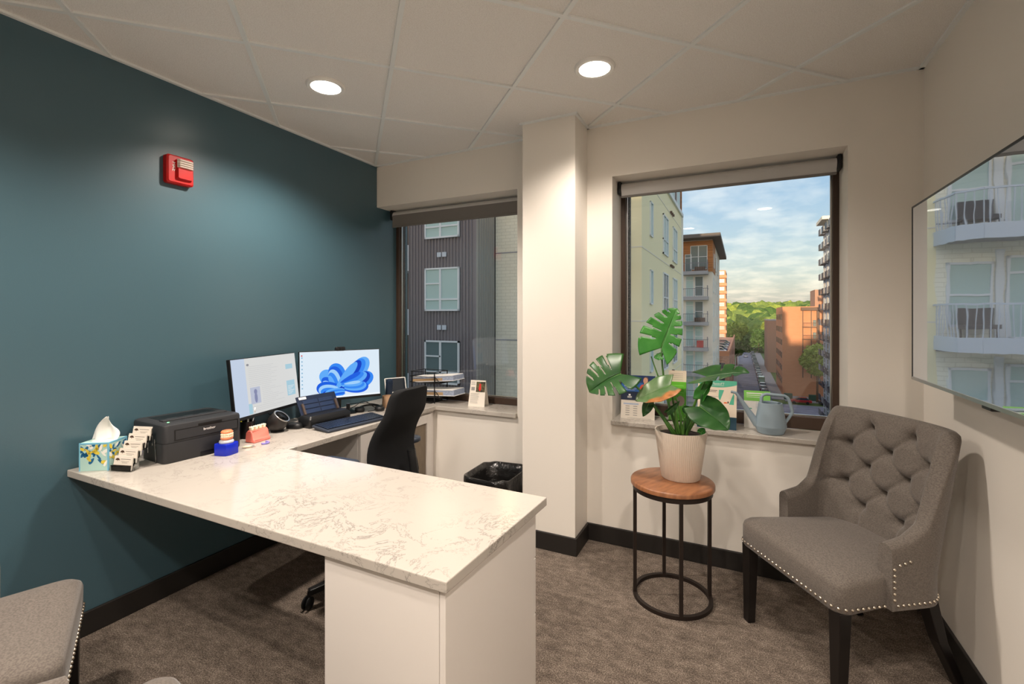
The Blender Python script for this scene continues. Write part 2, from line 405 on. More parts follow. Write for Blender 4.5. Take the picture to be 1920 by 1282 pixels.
for i in range(-9, 10):
    for j in range(-9, 10):
        o = P0 + E1*i + E2*j
        q = [o+E1*(g/S)+E2*(g/S), o+E1*(1-g/S)+E2*(g/S), o+E1*(1-g/S)+E2*(1-g/S), o+E1*(g/S)+E2*(1-g/S)]
        p = clip([(v.x, v.y) for v in q], room)
        if p and area(p) > .002:
            MB().prism(p, HC+.009, HC+.024).build('ceiling_tile', M['tile'], ceil)
def seg_clip(a, d):
    lo, hi = -9, 9
    for ax, l0, l1 in ((0, XL, XR), (1, YF, YB)):
        t0, t1 = sorted(((l0-a[ax])/d[ax], (l1-a[ax])/d[ax])); lo, hi = max(lo, t0), min(hi, t1)
    return (lo, hi) if hi-lo > .05 else None
for e1, e2 in ((E1, E2), (E2, E1)):
    d = e1.normalized()
    for k in range(-10, 11):
        a = P0 + e2*k; r_ = seg_clip(a, d)
        if r_:
            p, q = a+d*r_[0], a+d*r_[1]; zz = HC+.007 if e1 is E1 else HC+.0068
            MB().bar((p.x, p.y, zz), (q.x, q.y, zz), .02, .014).build('grid_tee', M['tee'], ceil)
b = MB()
for q in ((XL, XL+.018, YF, YB), (XR-.018, XR, YF, YB), (XL, XR, YB-.018, YB), (-1.225, -.857, 2.615, 2.63), (-.872, -.857, 2.63, YB)): b.box(*q, HC-.002, HC+.012)
b.build('wall_angle', M['tee'], ceil)

# windows: frame, glass, glazing bead
def window(name, lab, x0, x1, z0, z1, bottom):
    fr = MB(); fw = .03
    fr.box(x0, x0+fw, YG, YG+.08, z0, z1); fr.box(x1-fw, x1, YG, YG+.08, z0, z1); fr.box(x0+fw, x1-fw, YG, YG+.08, z1-fw, z1); fr.box(x0+fw, x1-fw, YG, YG+.08, z0, z0+bottom)
    o = struct(fr.build(name, M['bronze'], bevel=.003), lab)
    MB().box(x0+fw-.01, x1-fw+.01, YG+.04, YG+.046, z0+bottom-.01, z1-fw+.01).build('window_pane', M['glass'], o)
    bd = MB(); q = .008
    bd.box(x0+fw, x1-fw, YG+.026, YG+.04, z0+bottom, z0+bottom+q); bd.box(x0+fw, x0+fw+q, YG+.026, YG+.04, z0+bottom, z1-fw); bd.box(x1-fw-q, x1-fw, YG+.026, YG+.04, z0+bottom, z1-fw)
    bd.build('glazing_bead', M['steel'], o)
    return o
window('window_1', 'bronze framed window beside the teal wall', LX0, LX1, .745, ZT, .05)
window('window_2', 'bronze framed window behind the potted plant', RX0, RX1, .763, ZT, .07)
sill = MB().box(RX0-.004, RX1-.004, 2.845, YG, .738, .763).build('window_sill', M['quartz'], bevel=.003)
struct(sill, 'pale quartz sill under the window with the plant')
sill.name = 'trim_1'

def roller(name, lab, x0, x1, drop, fab, cloth):
    yc, zc, r_ = YG-.075, ZT-.046, .034
    t = thing(name, lab, 'roller shade', ((x0+x1)/2, yc, zc), group='roller shades')
    h = (x1-x0)/2
    b = MB(); b.T = Matrix.Rotation(R(90), 4, 'Y')
    b.lathe([(r_, -h+.022), (r_, h-.022)], n=28); b.build('roller_tube', fab, t, smooth=40)
    f = MB().box(-h+.025, h-.025, -.0345, -.0330, -drop, .0); f.build('shade_cloth', cloth, t)
    MB().box(-h+.025, h-.025, -.041, -.027, -drop-.014, -drop).build('hem_bar', M['shade2'], t, bevel=.003)
    for s in (-1, 1):
        MB().box(min(s*h, s*(h-.02)), max(s*h, s*(h-.02)), -.036, .036, -.036, .044).build('bracket', M['black'], t, bevel=.006)
    return t
roller('roller_shade', 'grey roller shade rolled up over the window beside the teal wall', LX0+.03, LX1-.004, .085, M['shade'], M['shade2'])
roller('roller_shade', 'pale grey roller shade rolled up over the window with the plant', RX0+.004, RX1-.004, .05, M['shade'], M['shade'])

# ------------------------------------------------------------------ ceiling lamps
def lamp(x, y, label, dim=1.0):
    t = thing('ceiling_downlight', label, 'ceiling light', (x, y, HC), group='recessed downlights')
    MB().lathe([(.070, .008), (.074, -.004), (.090, -.006), (.095, .0), (.095, .009)], n=40, cap0=False, cap1=False).build('trim_ring', M['trim'], t, smooth=50)
    MB().lathe([(.074, -.0025), (.074, .0085)], n=40).build('lens', M['lens'], t)
    d = bpy.data.lights.new('downlight_beam', 'SPOT'); d.energy = LAMP_POWER*4*dim; d.color = LAMP_COLOR; d.spot_size = R(140); d.spot_blend = .6; d.shadow_soft_size = .06
    o = bpy.data.objects.new('downlight_beam', d); COL.objects.link(o); o.parent = t; o.location = (0, 0, -.012)
    return t
lamp(P0.x-.431, P0.y, 'round recessed ceiling light nearest the red fire alarm')
lamp(P0.x+.863, P0.y+.431, 'round recessed ceiling light in front of the column', .5)
lamp(P0.x+.863, P0.y-2.156, 'round recessed ceiling light above the viewer')
lamp(P0.x-.431, P0.y-1.725, 'round recessed ceiling light over the guest chairs')
lamp(P0.x+1.725, P0.y-1.294, 'round recessed ceiling light beside the television wall', .75)

# ------------------------------------------------------------------ desk: worktop and cabinets
ZD = .745
wt = MB().prism([(XL+.004, .968), (-.652, .968), (-.632, 1.585), (-2.008, 1.6), (-2.008, 2.845), (LX1-.003, 2.845), (LX1-.003, YG), (XL+.004, YG)], ZD-.03, ZD)
tag(wt.build('quartz_worktop', M['quartz'], bevel=.003), 'pale veined quartz desk top wrapping from the peninsula to the window', 'desk top')

t = thing('desk_cabinet', 'white drawer cabinet holding up the end of the peninsula desk', 'cabinet', (-.87, 1.25, 0))
MB().box(-.212, .187, -.268, .27, 0, ZD-.031).build('body', M['cab'], t, bevel=.002)
MB().box(.189, .207, -.27, .29, 0, ZD-.031).build('side_panel', M['cab'], t, bevel=.002)
for i, (z0, z1) in enumerate(((.06, .33), (.335, .53), (.535, .705))):
    d = MB().box(-.21, .205, .292, .31, z0, z1).build('drawer', M['cab'], t, bevel=.002)
    MB().bar((-.06, .335, z1-.05), (.06, .335, z1-.05), .01).build('handle', M['steel'], d)

def shaker_cabinet(label, y0, y1, door):
    t = thing('base_cabinet', label, 'cabinet', (-2.3, (y0+y1)/2, 0), group='cabinets under the window end of the desk'); h = (y1-y0)/2
    MB().box(-.27, .255, -h, h, .09, ZD-.031).build('body', M['cab'], t)
    MB().box(-.27, .2, -h, h, 0, .09).build('toe_kick', M['base'], t)
    if door:
        fw = .06; x0, x1 = .258, .277; a, b_ = -h+.004, h-.05
        d = MB(); d.box(x0, x1, a, a+fw, .1, .695); d.box(x0, x1, b_-fw, b_, .1, .695); d.box(x0, x1, a+fw, b_-fw, .635, .695); d.box(x0, x1, a+fw, b_-fw, .1, .16)
        d = d.build('door', M['cab'], t, bevel=.0015)
        MB().box(x0, x0+.007, a+fw, b_-fw, .16, .635).build('door_panel', M['taupe'], d)
        hd = MB(); hd.tube([(x1+.028, a+.045, .40), (x1+.028, a+.045, .60)], .005, 10)
        for z in (.425, .575): hd.tube([(x1, a+.045, z), (x1+.028, a+.045, z)], .0045, 8)
        hd.build('handle', M['steel'], d, smooth=40)
    else:
        for z0, z1 in ((.1, .30), (.305, .50), (.505, .695)):
            d = MB().box(.258, .277, -h+.004, h-.004, z0, z1).build('drawer', M['cab'], t, bevel=.0015)
            MB().tube([(.30, -.06, (z0+z1)/2), (.30, .06, (z0+z1)/2)], .005, 8).build('handle', M['steel'], d)
shaker_cabinet('white cabinet with taupe door panel and steel handle beside the bin', 2.52, 2.868, True)
shaker_cabinet('white drawer cabinet behind the black office chair', 2.10, 2.515, False)

# ------------------------------------------------------------------ tufted armchairs
def tufted_chair():
    t = thing('tufted_armchair', 'x', 'armchair')
    # seat
    def outline(ins, z):
        n = 7; f, bk, y1, y0, r = .265-ins, .225-ins, .27-ins, -.178, .045
        pts = []
        rb = min(.085, max(.01, bk))
        for cx, cy, a in ((f-r, y1-r, 0), (-f+r, y1-r, 90), (-bk+rb, y0+rb, 180), (bk-rb, y0+rb, 270)):
            r = .045 if a < 180 else rb
            pts += [(cx+r*math.cos(R(a+90*i/n)), cy+r*math.sin(R(a+90*i/n)), z) for i in range(n+1)]
        return pts
    MB().loft([outline(*q) for q in ((.004, .352), (0, .36), (0, .44), (.004, .455), (.014, .466), (.035, .475), (.08, .483), (.14, .488), (.19, .489))]).build('seat', M['linen'], t, smooth=True)
    # back and arms: one wrap-around shell, the inner face tufted
    La = .165; kn = 60
    ell = [(.214*math.copysign(abs(math.cos(a))**.62, math.cos(a)), -.06-.095*math.sin(a)**.62) for a in np.linspace(0, math.pi, 2*kn+1)]
    path = [(.214, y) for y in np.linspace(.065, -.055, 14)] + ell + [(-.214, y) for y in np.linspace(-.055, .065, 14)]
    P = np.array(path); seg = np.r_[0, np.cumsum(np.hypot(*np.diff(P, axis=0).T))]; tot = seg[-1]
    ncol = 210; a = np.linspace(0, tot, ncol); X = np.interp(a, seg, P[:, 0]); Y = np.interp(a, seg, P[:, 1])
    dx, dy = np.gradient(X), np.gradient(Y); ln = np.hypot(dx, dy); NX, NY = dy/ln, -dx/ln     # outward
    if NX[0] < 0: NX, NY = -NX, -NY
    A = a-tot/2                                                                        # arc from centre
    half = tot/2
    sm = lambda q: q*q*(3-2*q)
    top = np.where(np.abs(A) < half-.27, .975, .975)
    k = np.clip((np.abs(A)-(half-.185))/.115, 0, 1); top = .975 - (.78*sm(np.clip(k*1.9, 0, 1))+.22*sm(k))*.365
    top += .012*np.cos(A/half*1.5) - .008
    top -= .02*np.clip((np.abs(A)-(half-.1))/.1, 0, 1)
    rows = [(.905, (-.08, .08)), (.82, (-.16, 0, .16)), (.735, (-.08, .08)), (.65, (-.16, 0, .16)), (.565, (-.08, .08))]
    btn = [(q, z) for z, qs in rows for q in qs]
    creases = [(p, q) for i, p in enumerate(btn) for q in btn[i+1:] if abs(abs(p[0]-q[0])-.08) < .01 and abs(abs(p[1]-q[1])-.085) < .01]
    creases += [((0.08, .905), (.10, .99)), ((-.08, .905), (-.10, .99)), ((.16, .82), (.30, .83)), ((-.16, .82), (-.30, .83)), ((.16, .65), (.30, .64)), ((-.16, .65), (-.30, .64)), ((.08, .565), (.08, .47)), ((-.08, .565), (-.08, .47))]
    def disp(A_, z):
        d = 0.012*np.clip((.245-np.abs(A_))/.06, 0, 1)*np.clip((.96-z)/.05, 0, 1)
        for (q, zb) in btn:
            r2 = (A_-q)**2+(z-zb)**2; d = d - .026*np.exp(-r2/.026**2) - .010*np.exp(-r2/.010**2)
        for (p, q) in creases:
            p, q = np.array(p), np.array(q); v = q-p; tt = np.clip(((A_-p[0])*v[0]+(z-p[1])*v[1])/(v@v), 0, 1)
            r2 = (A_-p[0]-tt*v[0])**2+(z-p[1]-tt*v[1])**2; d = d - .008*np.exp(-r2/.0075**2)
        return d
    th = .052
    def pos(i_arr, h, off):
        wb = np.clip((half-np.abs(A)-.08)/.10, 0, 1); up = np.clip((h-.46)/.5, 0, 1.1)
        fl = 1+.09*up*wb
        return np.stack([(X+NX*off)*fl, (Y+NY*off)-.075*up*wb, h], 1)
    loops = []; nin = 64
    for j in range(nin+1):
        h = .43+(top-.43-.028)*(j/nin)
        loops.append(pos(None, h, -disp(A, h)))
    for q in (30, 60, 90, 120, 150):
        loops.append(pos(None, top-.028+.028*math.sin(R(q)), th/2-th/2*math.cos(R(q))))
    for j in range(0, 13):
        loops.append(pos(None, (top-.028)+(.352-top+.028)*j/12, np.full(ncol, th)))
    loops.append(pos(None, np.full(ncol, .352), np.full(ncol, .012)))
    nl = len(loops); V = np.stack(loops, 0)                                            # nl x ncol x 3
    verts = [tuple(p) for p in V.reshape(-1, 3)]
    faces = [(j*ncol+i, j*ncol+i+1, ((j+1) % nl)*ncol+i+1, ((j+1) % nl)*ncol+i) for j in range(nl) for i in range(ncol-1)]
    faces += [tuple(j*ncol for j in range(nl)), tuple(j*ncol+ncol-1 for j in range(nl))[::-1]]
    b = MB(); b.add(verts, faces); bk = b.build('backrest', M['linen'], t, smooth=60)
    # buttons
    for (q, zb) in btn:
        i = int(np.argmin(np.abs(A-q))); hh = np.full(ncol, zb); p = pos(None, hh, -disp(A, hh))[i]; nrm = Vector((NX[i], NY[i], 0))
        MB().ball((p[0]-nrm.x*.006, p[1]-nrm.y*.006, p[2]), .0115, 12, 8).build('button', M['linen'], bk, smooth=True)
    # nailheads
    nb = MB()
    def nails(pts, sp=.0215):
        pts = [Vector(p) for p in pts]; acc = 0; last = pts[0]
        for p, q in zip(pts, pts[1:]):
            d = (q-p).length; s = sp-acc
            while s <= d:
                c = p+(q-p)*(s/d); nb.ball(c, .0058, 8, 6); s += sp
            acc = (acc+d) % sp
    zt = .372
    ol = outline(-.0005, zt); fr = [p for p in ol if p[1] > .06]
    fr = sorted(fr, key=lambda p: math.atan2(p[0], p[1])); nails([(-.262, .07, zt)]+fr+[(.262, .07, zt)])
    out = pos(None, np.full(ncol, zt), np.full(ncol, th+.001))
    for rng in (range(0, 56, 2), range(ncol-1, ncol-57, -2)):
        nails([tuple(out[i]) for i in rng])
        i0 = rng[0]; i1 = rng[1]
        hi = [(i, top[i]-.075) for i in rng]
        nails([tuple(pos(None, np.full(ncol, z), np.full(ncol, th+.001))[i1]) for z in np.linspace(zt, hi[0][1], 8)])
        nails([tuple(pos(None, np.full(ncol, min(z, .64)), np.full(ncol, th+.001))[i]) for i, z in hi[1:12]])
    tag(nb.build('nailhead_trim', M['nail'], t, smooth=True), kind='stuff')
    # legs
    def leg(top_, bot, w0, w1, mid=None):
        pts = [Vector(top_)]+([Vector(mid)] if mid else [])+[Vector(bot)]; ws = np.linspace(w0, w1, len(pts))
        return MB().loft([[(p.x+i*w_/2, p.y+j*w_/2, p.z) for i, j in ((-1, -1), (1, -1), (1, 1), (-1, 1))] for p, w_ in zip(pts, ws)]).build('leg', M['ebony'], t, bevel=.003)
    for s in (-1, 1):
        leg((s*.232, .235, .353), (s*.232, .24, 0), .048, .034)
        leg((s*.195, -.155, .353), (s*.205, -.285, 0), .046, .032, (s*.202, -.2, .18))
    MB().box(-.215, .215, -.15, .23, .335, .353).build('seat_base', M['ebony'], t)
    return t
ch = tufted_chair(); ch.location = (.378, 2.358, 0); ch.scale = (1.06, 1.03, 1); ch.rotation_euler.z = R(124.5)
tag(ch, 'grey tufted armchair with silver nailheads in the corner under the television', 'armchair', 'tufted armchairs')
def front_corner_chair(corner, lx, rz, label):
    c = copy_tree(ch); c['label'] = label; c.rotation_euler.z = rz
    v = Matrix.Rotation(rz, 3, 'Z') @ Vector((lx, .255, 0)); c.location = (corner[0]-v.x, corner[1]-v.y, 0)
front_corner_chair((-2.13, .82), -.25, R(-26), 'grey guest chair by the teal wall facing the desk, cut off by the frame')
front_corner_chair((-1.345, .70), -.25, R(-8), 'grey guest chair with only a seat corner showing below the desk')

# ------------------------------------------------------------------ side table and monstera
t = thing('side_table', 'small round side table with wooden top and thin dark metal legs', 'side table', (-.31, 2.46, 0), R(-25))
MB().lathe([(.190, .558), (.2, .562), (.2, .578), (.197, .583), (.19, .585)], n=56).build('table_top', M['wood'], t, smooth=50)
MB().lathe([(.178, .535), (.19, .535), (.19, .557), (.178, .557), (.178, .535)], n=56, cap0=False, cap1=False).build('top_ring', M['iron'], t, smooth=40)
MB().lathe([(.172, 0), (.19, 0), (.19, .018), (.172, .018), (.172, 0)], n=56, cap0=False, cap1=False).build('base_ring', M['iron'], t, smooth=40)
for i in range(4):
    a = R(45+90*i); MB().bar((.181*math.cos(a), .181*math.sin(a), .004), (.181*math.cos(a), .181*math.sin(a), .55), .016, up=(math.cos(a), math.sin(a), 0)).build('leg', M['iron'], t)

PC = Vector((-.275, 2.515, .585))
t = plant = thing('potted_monstera', 'leafy monstera plant in a ribbed off-white pot on the side table', 'potted plant', PC)
pr = [(.088, 0), (.092, .004), (.124, .235), (.1255, .24), (.12, .24), (.116, .215)]
pot = MB().lathe(pr, n=432, cap1=False, rf=lambda a, i: 1+(.018*abs(math.sin(36*a)) if 1 <= i <= 2 else 0)).build('pot', M['pot'], t, smooth=75)
MB().lathe([(.02, .222), (.08, .219), (.117, .212)], n=40, cap1=False).build('soil', M['soil'], t, smooth=True)

def leaf(name, m, base, tip, normal, W, holes=(), fold=.25, droop=.15, wl=1.0, wr=1.0, heart=.28, nt_=54, ns=12):
    """a heart-shaped leaf: base and tip of the midrib, facing direction, half width; holes = slit positions per side"""
    base, tip = Vector(base), Vector(tip); Y = (tip-base); Ln = Y.length; Y.normalize(); Z = Vector(normal); Z = (Z-Y*Z.dot(Y)).normalized(); X = Y.cross(Z)
    T = Matrix((X, Y, Z)).transposed().to_4x4(); T.translation = base-PC
    b = MB(); vs, fs = [], []
    def prof(q): return (math.sin(math.pi*min(1, (q*.93+.07))**.62))**.75*(1-.1*q)
    for s, wf in ((-1, wl), (1, wr)):
        o = len(vs)
        for i in range(nt_+1):
            q = i/nt_
            for j in range(ns+1):
                e_ = j/ns; ang = R(78-52*q)                    # side veins sweep forward
                w_ = W*wf*prof(q)*e_
                x_ = w_*math.sin(ang+.25); y_ = Ln*q + w_*math.cos(ang)*.55 - heart*Ln*(1-q)**3*e_*1.1
                y_ = min(y_, Ln*(.86+.14*q))
                z_ = abs(x_)*fold - droop*Ln*(q**2) - .9*droop*(x_/W)**2*W + .0022*math.sin(q*22+e_*3)*e_
                vs.append((s*x_, y_, z_))
        keep = []
        for i in range(nt_):
            q = (i+.5)/nt_
            for j in range(ns):
                e_ = (j+.5)/ns
                if any(abs(q-h0) < hw*(.35+.9*(e_-d0)/(1-d0)) and e_ > d0 for h0, d0, hw in holes): continue
                p = o+i*(ns+1)+j; f_ = (p, p+1, p+ns+2, p+ns+1); fs.append(f_ if s > 0 else f_[::-1])
    b.T = None; b.add(vs, fs)
    ob = b.build('leaf', m, t, smooth=True, recalc=False, solid=.0012)
    ob.matrix_local = T
    rb = MB(); rb.tube([(0, Ln*q, -droop*Ln*q*q-.0005) for q in np.linspace(0, .96, 12)], [.0028*(1-.8*q) for q in np.linspace(0, 1, 12)], 6)
    rb.build('midrib', M['stem'], ob, smooth=True)
    return ob
def stem(pts, r0, r1, name='stalk'):
    pts = [Vector(p)-PC for p in pts]
    if len(pts) == 3:
        a, m_, c = pts; pts = [a*(1-q)**2+m_*2*q*(1-q)+c*q*q for q in np.linspace(0, 1, 12)]
    MB().tube(pts, list(np.linspace(r0, r1, len(pts))), 8).build(name, M['stem'], t, smooth=True)
def A_(px, py, dy=0): return at(px, py, y=PC.y+dy)
root = lambda dx=0, dy=0: PC+Vector((dx, dy, .215))
VIEW = Vector((.10, -.95, .1))
SL = [(.20, .35, .022), (.36, .28, .024), (.52, .3, .024), (.67, .38, .022), (.80, .5, .018)]
# tall bright leaf
leaf('leaf', M['leafb'], A_(1240, 652), A_(1268, 577, .05), VIEW+Vector((-.25, 0, .15)), .125, SL, fold=.10, droop=.04, wl=1.12, wr=.72, heart=.34)
stem([root(-.01, .01), A_(1243, 745), A_(1240, 652)], .0075, .004)
# big left leaf, two halves folded
leaf('leaf', M['leaf'], A_(1163, 701, -.05), A_(1103, 724, -.14), Vector((.12, -.62, .75)), .150, SL[:4], fold=.42, droop=.26, heart=.42)
stem([root(-.02, -.02), A_(1215, 735, -.04), A_(1163, 701, -.05)], .0085, .0045)
# damaged leaf in the middle
leaf('leaf', M['leafd'], A_(1258, 722, -.09), A_(1190, 748, -.13), Vector((.1, -.55, .8)), .085, (), fold=.12, droop=.06, heart=.2)
stem([root(0, -.02), A_(1262, 760, -.06), A_(1258, 722, -.09)], .0075, .004)
# right long leaf
leaf('leaf', M['leaf'], A_(1326, 706, -.02), A_(1402, 692, -.06), Vector((-.1, -.35, .92)), .085, [(.35, .35, .02), (.6, .4, .02)], fold=.25, droop=.10, heart=.45, wl=1.1)
stem([root(.02, 0), A_(1300, 755), A_(1326, 706, -.02)], .0085, .004)
# young folded leaf below it
leaf('leaf', M['leafb'], A_(1314, 748, -.02), A_(1338, 706, .0), Vector((-.5, -.8, .1)), .036, (), fold=.8, droop=.05, heart=.15)
# broad low right leaf
leaf('leaf', M['leaf'], A_(1312, 762, -.07), A_(1366, 801, -.14), Vector((.25, -.75, .55)), .092, (), fold=.12, droop=.12, heart=.3)
stem([root(.03, -.02), A_(1290, 800, -.04), A_(1312, 762, -.07)], .007, .004)
stem([root(.025, .02), A_(1318, 772), A_(1314, 742, -.02)], .006, .003)
# small leaves near the crown
leaf('leaf', M['leaf'], A_(1218, 752, -.08), A_(1206, 781, -.1), Vector((.3, -.9, .2)), .028, (), fold=.3, droop=.1, heart=.1)
stem([root(-.03, -.03), A_(1240, 775, -.06), A_(1214, 748, -.08)], .0085, .005)
leaf('leaf', M['leaf'], A_(1250, 773, -.1), A_(1275, 752, -.1), Vector((.2, -.8, -.5)), .02, (), fold=.5, droop=.05, heart=.1)
leaf('leaf', M['leaf'], A_(1291, 768, -.06), A_(1279, 768, -.06), Vector((0, -1, .1)), .022, (), fold=.2, droop=.05, heart=.2)
leaf('leaf', M['leafb'], A_(1313, 812, -.02), A_(1321, 803, -.02), Vector((.2, -.8, .5)), .02, (), fold=.2, droop=.05, heart=.2)
stem([root(.10, -.02), A_(1311, 815, -.02), A_(1313, 810, -.02)], .003, .002)
leaf('leaf', M['leafb'], A_(1242, 668, .0), A_(1226, 669, .0), Vector((0, -.8, .5)), .022, (), fold=.2, droop=.1, heart=.2)
stem([root(-.005, .03), A_(1238, 720, .02), A_(1221, 668, .03)], .005, .003)
stem([root(.005, -.01), A_(1278, 770, -.03), A_(1264, 735, -.03)], .005, .003)
for k_ in range(5):
    a = R(72*k_+20); stem([PC+Vector((.012*math.cos(a), .012*math.sin(a), .2)), PC+Vector((.03*math.cos(a), .03*math.sin(a), .27)), PC+Vector((.035*math.cos(a), .025*math.sin(a), .31))], .011, .003, 'sheath')

# ------------------------------------------------------------------ television and alarm
t = thing('television', 'large wall mounted television with a glossy screen mirroring the windows', 'television', (.66, 1.852, 1.497))
MB().box(-.012, .016, -.634, .634, -.358, .358).build('casing', M['black2'], t, bevel=.003)
MB().box(-.0195, -.012, -.627, .627, -.346, .351).build('screen', M['tvscreen'], t)
b = MB(); b.box(-.021, -.012, -.634, -.627, -.358, .358); b.box(-.021, -.012, .627, .634, -.358, .358); b.box(-.021, -.012, -.627, .627, .351, .358)
b.build('bezel', M['black2'], t)
MB().box(-.022, .0, -.634, .634, -.358, -.346).build('bottom_trim', M['steel'], t)
MB().box(-.012, .012, -.03, .03, -.372, -.358).build('sensor', M['black'], t, bevel=.003)
b = MB(); b.box(.016, .122, -.2, -.16, -.2, .2); b.box(.016, .122, .16, .2, -.2, .2); b.box(.1, .1225, -.25, .25, -.12, .12); b.build('wall_bracket', M['black'], t)

t = thing('fire_alarm', 'red fire alarm with a clear strobe on the teal wall', 'fire alarm', (XL, 1.405, 2.14))
ly = lambda loops: [[(x_, y, z) for y, z in l] for x_, l in loops]
MB().loft(ly([(.0, rrect(-.064, .064, -.071, .071, .012)), (.028, rrect(-.064, .064, -.071, .071, .012)), (.036, rrect(-.057, .057, -.064, .064, .01))])).build('housing', M['red'], t, smooth=40)
MB().loft(ly([(.036, rrect(-.028, .05, -.052, .052, .008)), (.052, rrect(-.02, .046, -.044, .048, .008))])).build('cover', M['red'], t, smooth=40)
b = MB()
for k_ in range(4): b.loft(ly([(.05, rrect(-.026, .050, .008+.011*k_, .0185+.011*k_, .002, 2)), (.062, rrect(-.018, .044, .0105+.011*k_, .0165+.011*k_, .001, 2))]))
b.build('strobe', mat('strobe_clear', srgb(236, 226, 216), .08, .35, spec=.8), t)
text('FIRE', .026, M['white'], t, (.037, -.041, .035), (0, R(90), 0), extrude=.0004)

# ------------------------------------------------------------------ things on the desk
def deskz(z): return Vector((0, 0, ZD))
# tissue box
t = thing('tissue_box', 'patterned tissue box with a white tissue pulled up at the desk end', 'tissue box', (-2.495, 1.058, ZD), R(33))
M['tbox'] = mat('tissue_print', srgb(178, 214, 206), .6)
h = .056; Z1 = .118
MB().box(-h, h, -h, h, 0, Z1).build('box', M['tbox'], t, bevel=.001)
b = MB(); q = .0008
rr = random.Random(3)
M['pt_teal'] = mat('print_teal', srgb(24, 96, 142), .6); M['pt_yel'] = mat('print_yellow', srgb(222, 200, 72), .6); M['pt_white'] = mat('print_white', srgb(240, 240, 232), .6); M['pt_sky'] = mat('print_sky', srgb(120, 186, 214), .6)
def petal(face, cu, cv, a, ln, wd, mi):
    b.mat(mi); n = 12; pts = []
    for i in range(n):
        th = 2*math.pi*i/n; u_ = ln*math.cos(th)*.5; v_ = wd*math.sin(th)*.5*(1-.4*math.cos(th))
        U = cu+u_*math.cos(a)-v_*math.sin(a); V = cv+u_*math.sin(a)+v_*math.cos(a); U = max(-h+.004, min(h-.004, U)); V = max(.004, min(Z1-.006, V))
        e_ = h+q*(1+mi*.25)
        pts.append((U, -e_, V) if face == 0 else (e_, U, V))
    b.add(pts, [tuple(range(n))])
for face in (0, 1):
    for k_ in range(26):
        petal(face, rr.uniform(-.05, .05), rr.uniform(.03, .112), rr.uniform(0, 3.1), rr.uniform(.018, .036), rr.uniform(.008, .014), rr.choice((0, 0, 1, 1, 2)))
    for k_ in range(6): petal(face, -.036+.017*math.cos(k_*1.05), .082+.017*math.sin(k_*1.05), k_*1.05, .022, .011, 0)
b.build('printed_flowers', [M['pt_teal'], M['pt_yel'], M['pt_white']], t, recalc=False)
b = MB()
for y0, y1, z0, z1 in ((-h-.001, h+.001, Z1-.006, Z1+.0008),): b.box(-h-.001, h+.001, -h-.001, -h+.003, z0, z1); b.box(h-.003, h+.001, -h, h, z0, z1)
b.box(h-.004, h+.0012, -h-.0012, -h+.004, 0, Z1); b.box(-h-.001, -h+.003, -h-.0012, -h+.004, 0, Z1); b.box(h-.003, h+.0012, h-.004, h+.0012, 0, Z1)
b.build('edge_print', M['pt_sky'], t)
b = MB()
def tis(u, v):
    a = (u-.5)*2; ww = .042*(1-v)**.8+.006+.012*math.sin(v*3.1)
    return (a*ww*1.15+.012*v+.012*v*v, .012*math.sin(a*5+v*3)*(1-.5*v)+.01*math.sin(v*4), Z1-.004+v*.105*(1-.35*a*a*(1 if a > 0 else .2))+.006*math.sin(a*6))
b.grid(24, 20, tis); b.build('tissue', M['white'], t, smooth=True, solid=.0008)
b = MB(); b.lathe([(.04, Z1+.0003), (.04, Z1+.0012)], n=24); b.build('opening', M['pt_white'], t)

def cards():
    t = thing('business_card_holder', 'clear five tier holder of beige business cards beside the printer', 'card holder', (-2.352, 1.055, ZD), R(17))
    w_ = .05
    for i in range(5):
        y0, z0 = .021*i, .004+.0265*i
        b = MB(); b.box(-w_, w_, y0-.001, y0, z0, z0+.022); b.box(-w_, w_, y0, y0+.016, z0-.001, z0); b.box(-w_, w_, y0+.016, y0+.017, z0-.001, z0+.05)
        for s in (-1, 1): b.box(s*w_-.0006, s*w_+.0006, y0, y0+.016, 0 if i == 0 else z0-.024, z0+.02)
        b.build('tray', M['acrylic'], t)
        T = Matrix.Translation((0, y0+.004, z0+.001)) @ Matrix.Rotation(R(-12), 4, 'X')
        c = MB(); c.T = T; c.box(-.045, .045, 0, .006+.001*(i % 3), 0, .058)
        c = c.build('card_stack', M['paper'], t)
        m_ = MB(); m_.T = T
        pts = []
        for k_ in range(16): a_ = math.pi*k_/15; pts.append((-.028+.0105*math.cos(a_)*(1+.15*math.sin(k_*2.1)), -.0004, .040+.009*math.sin(a_)))
        m_.add(pts, [tuple(range(16))]); m_.box(-.029, -.027, -.0005, 0, .036, .041)
        m_.build('tree_emblem', M['brown'], c, recalc=False)
        m_ = MB(); m_.T = T; m_.box(-.012, .036, -.0004, 0, .044, .0455); m_.box(-.008, .030, -.0004, 0, .035, .036); m_.box(-.004, .022, -.0004, 0, .030, .031)
        if i in (0, 3): m_.box(-.045, .045, -.0004, 0, .001, .021)
        m_.build('card_print', M['brown'], c)
    b = MB()
    for s in (-1, 1): b.bar((s*w_, .03, 0), (s*w_, .118, 0), .002); b.bar((s*w_, .118, 0), (s*w_, .11, .11), .002)
    b.build('side_support', M['acrylic'], t)
cards()

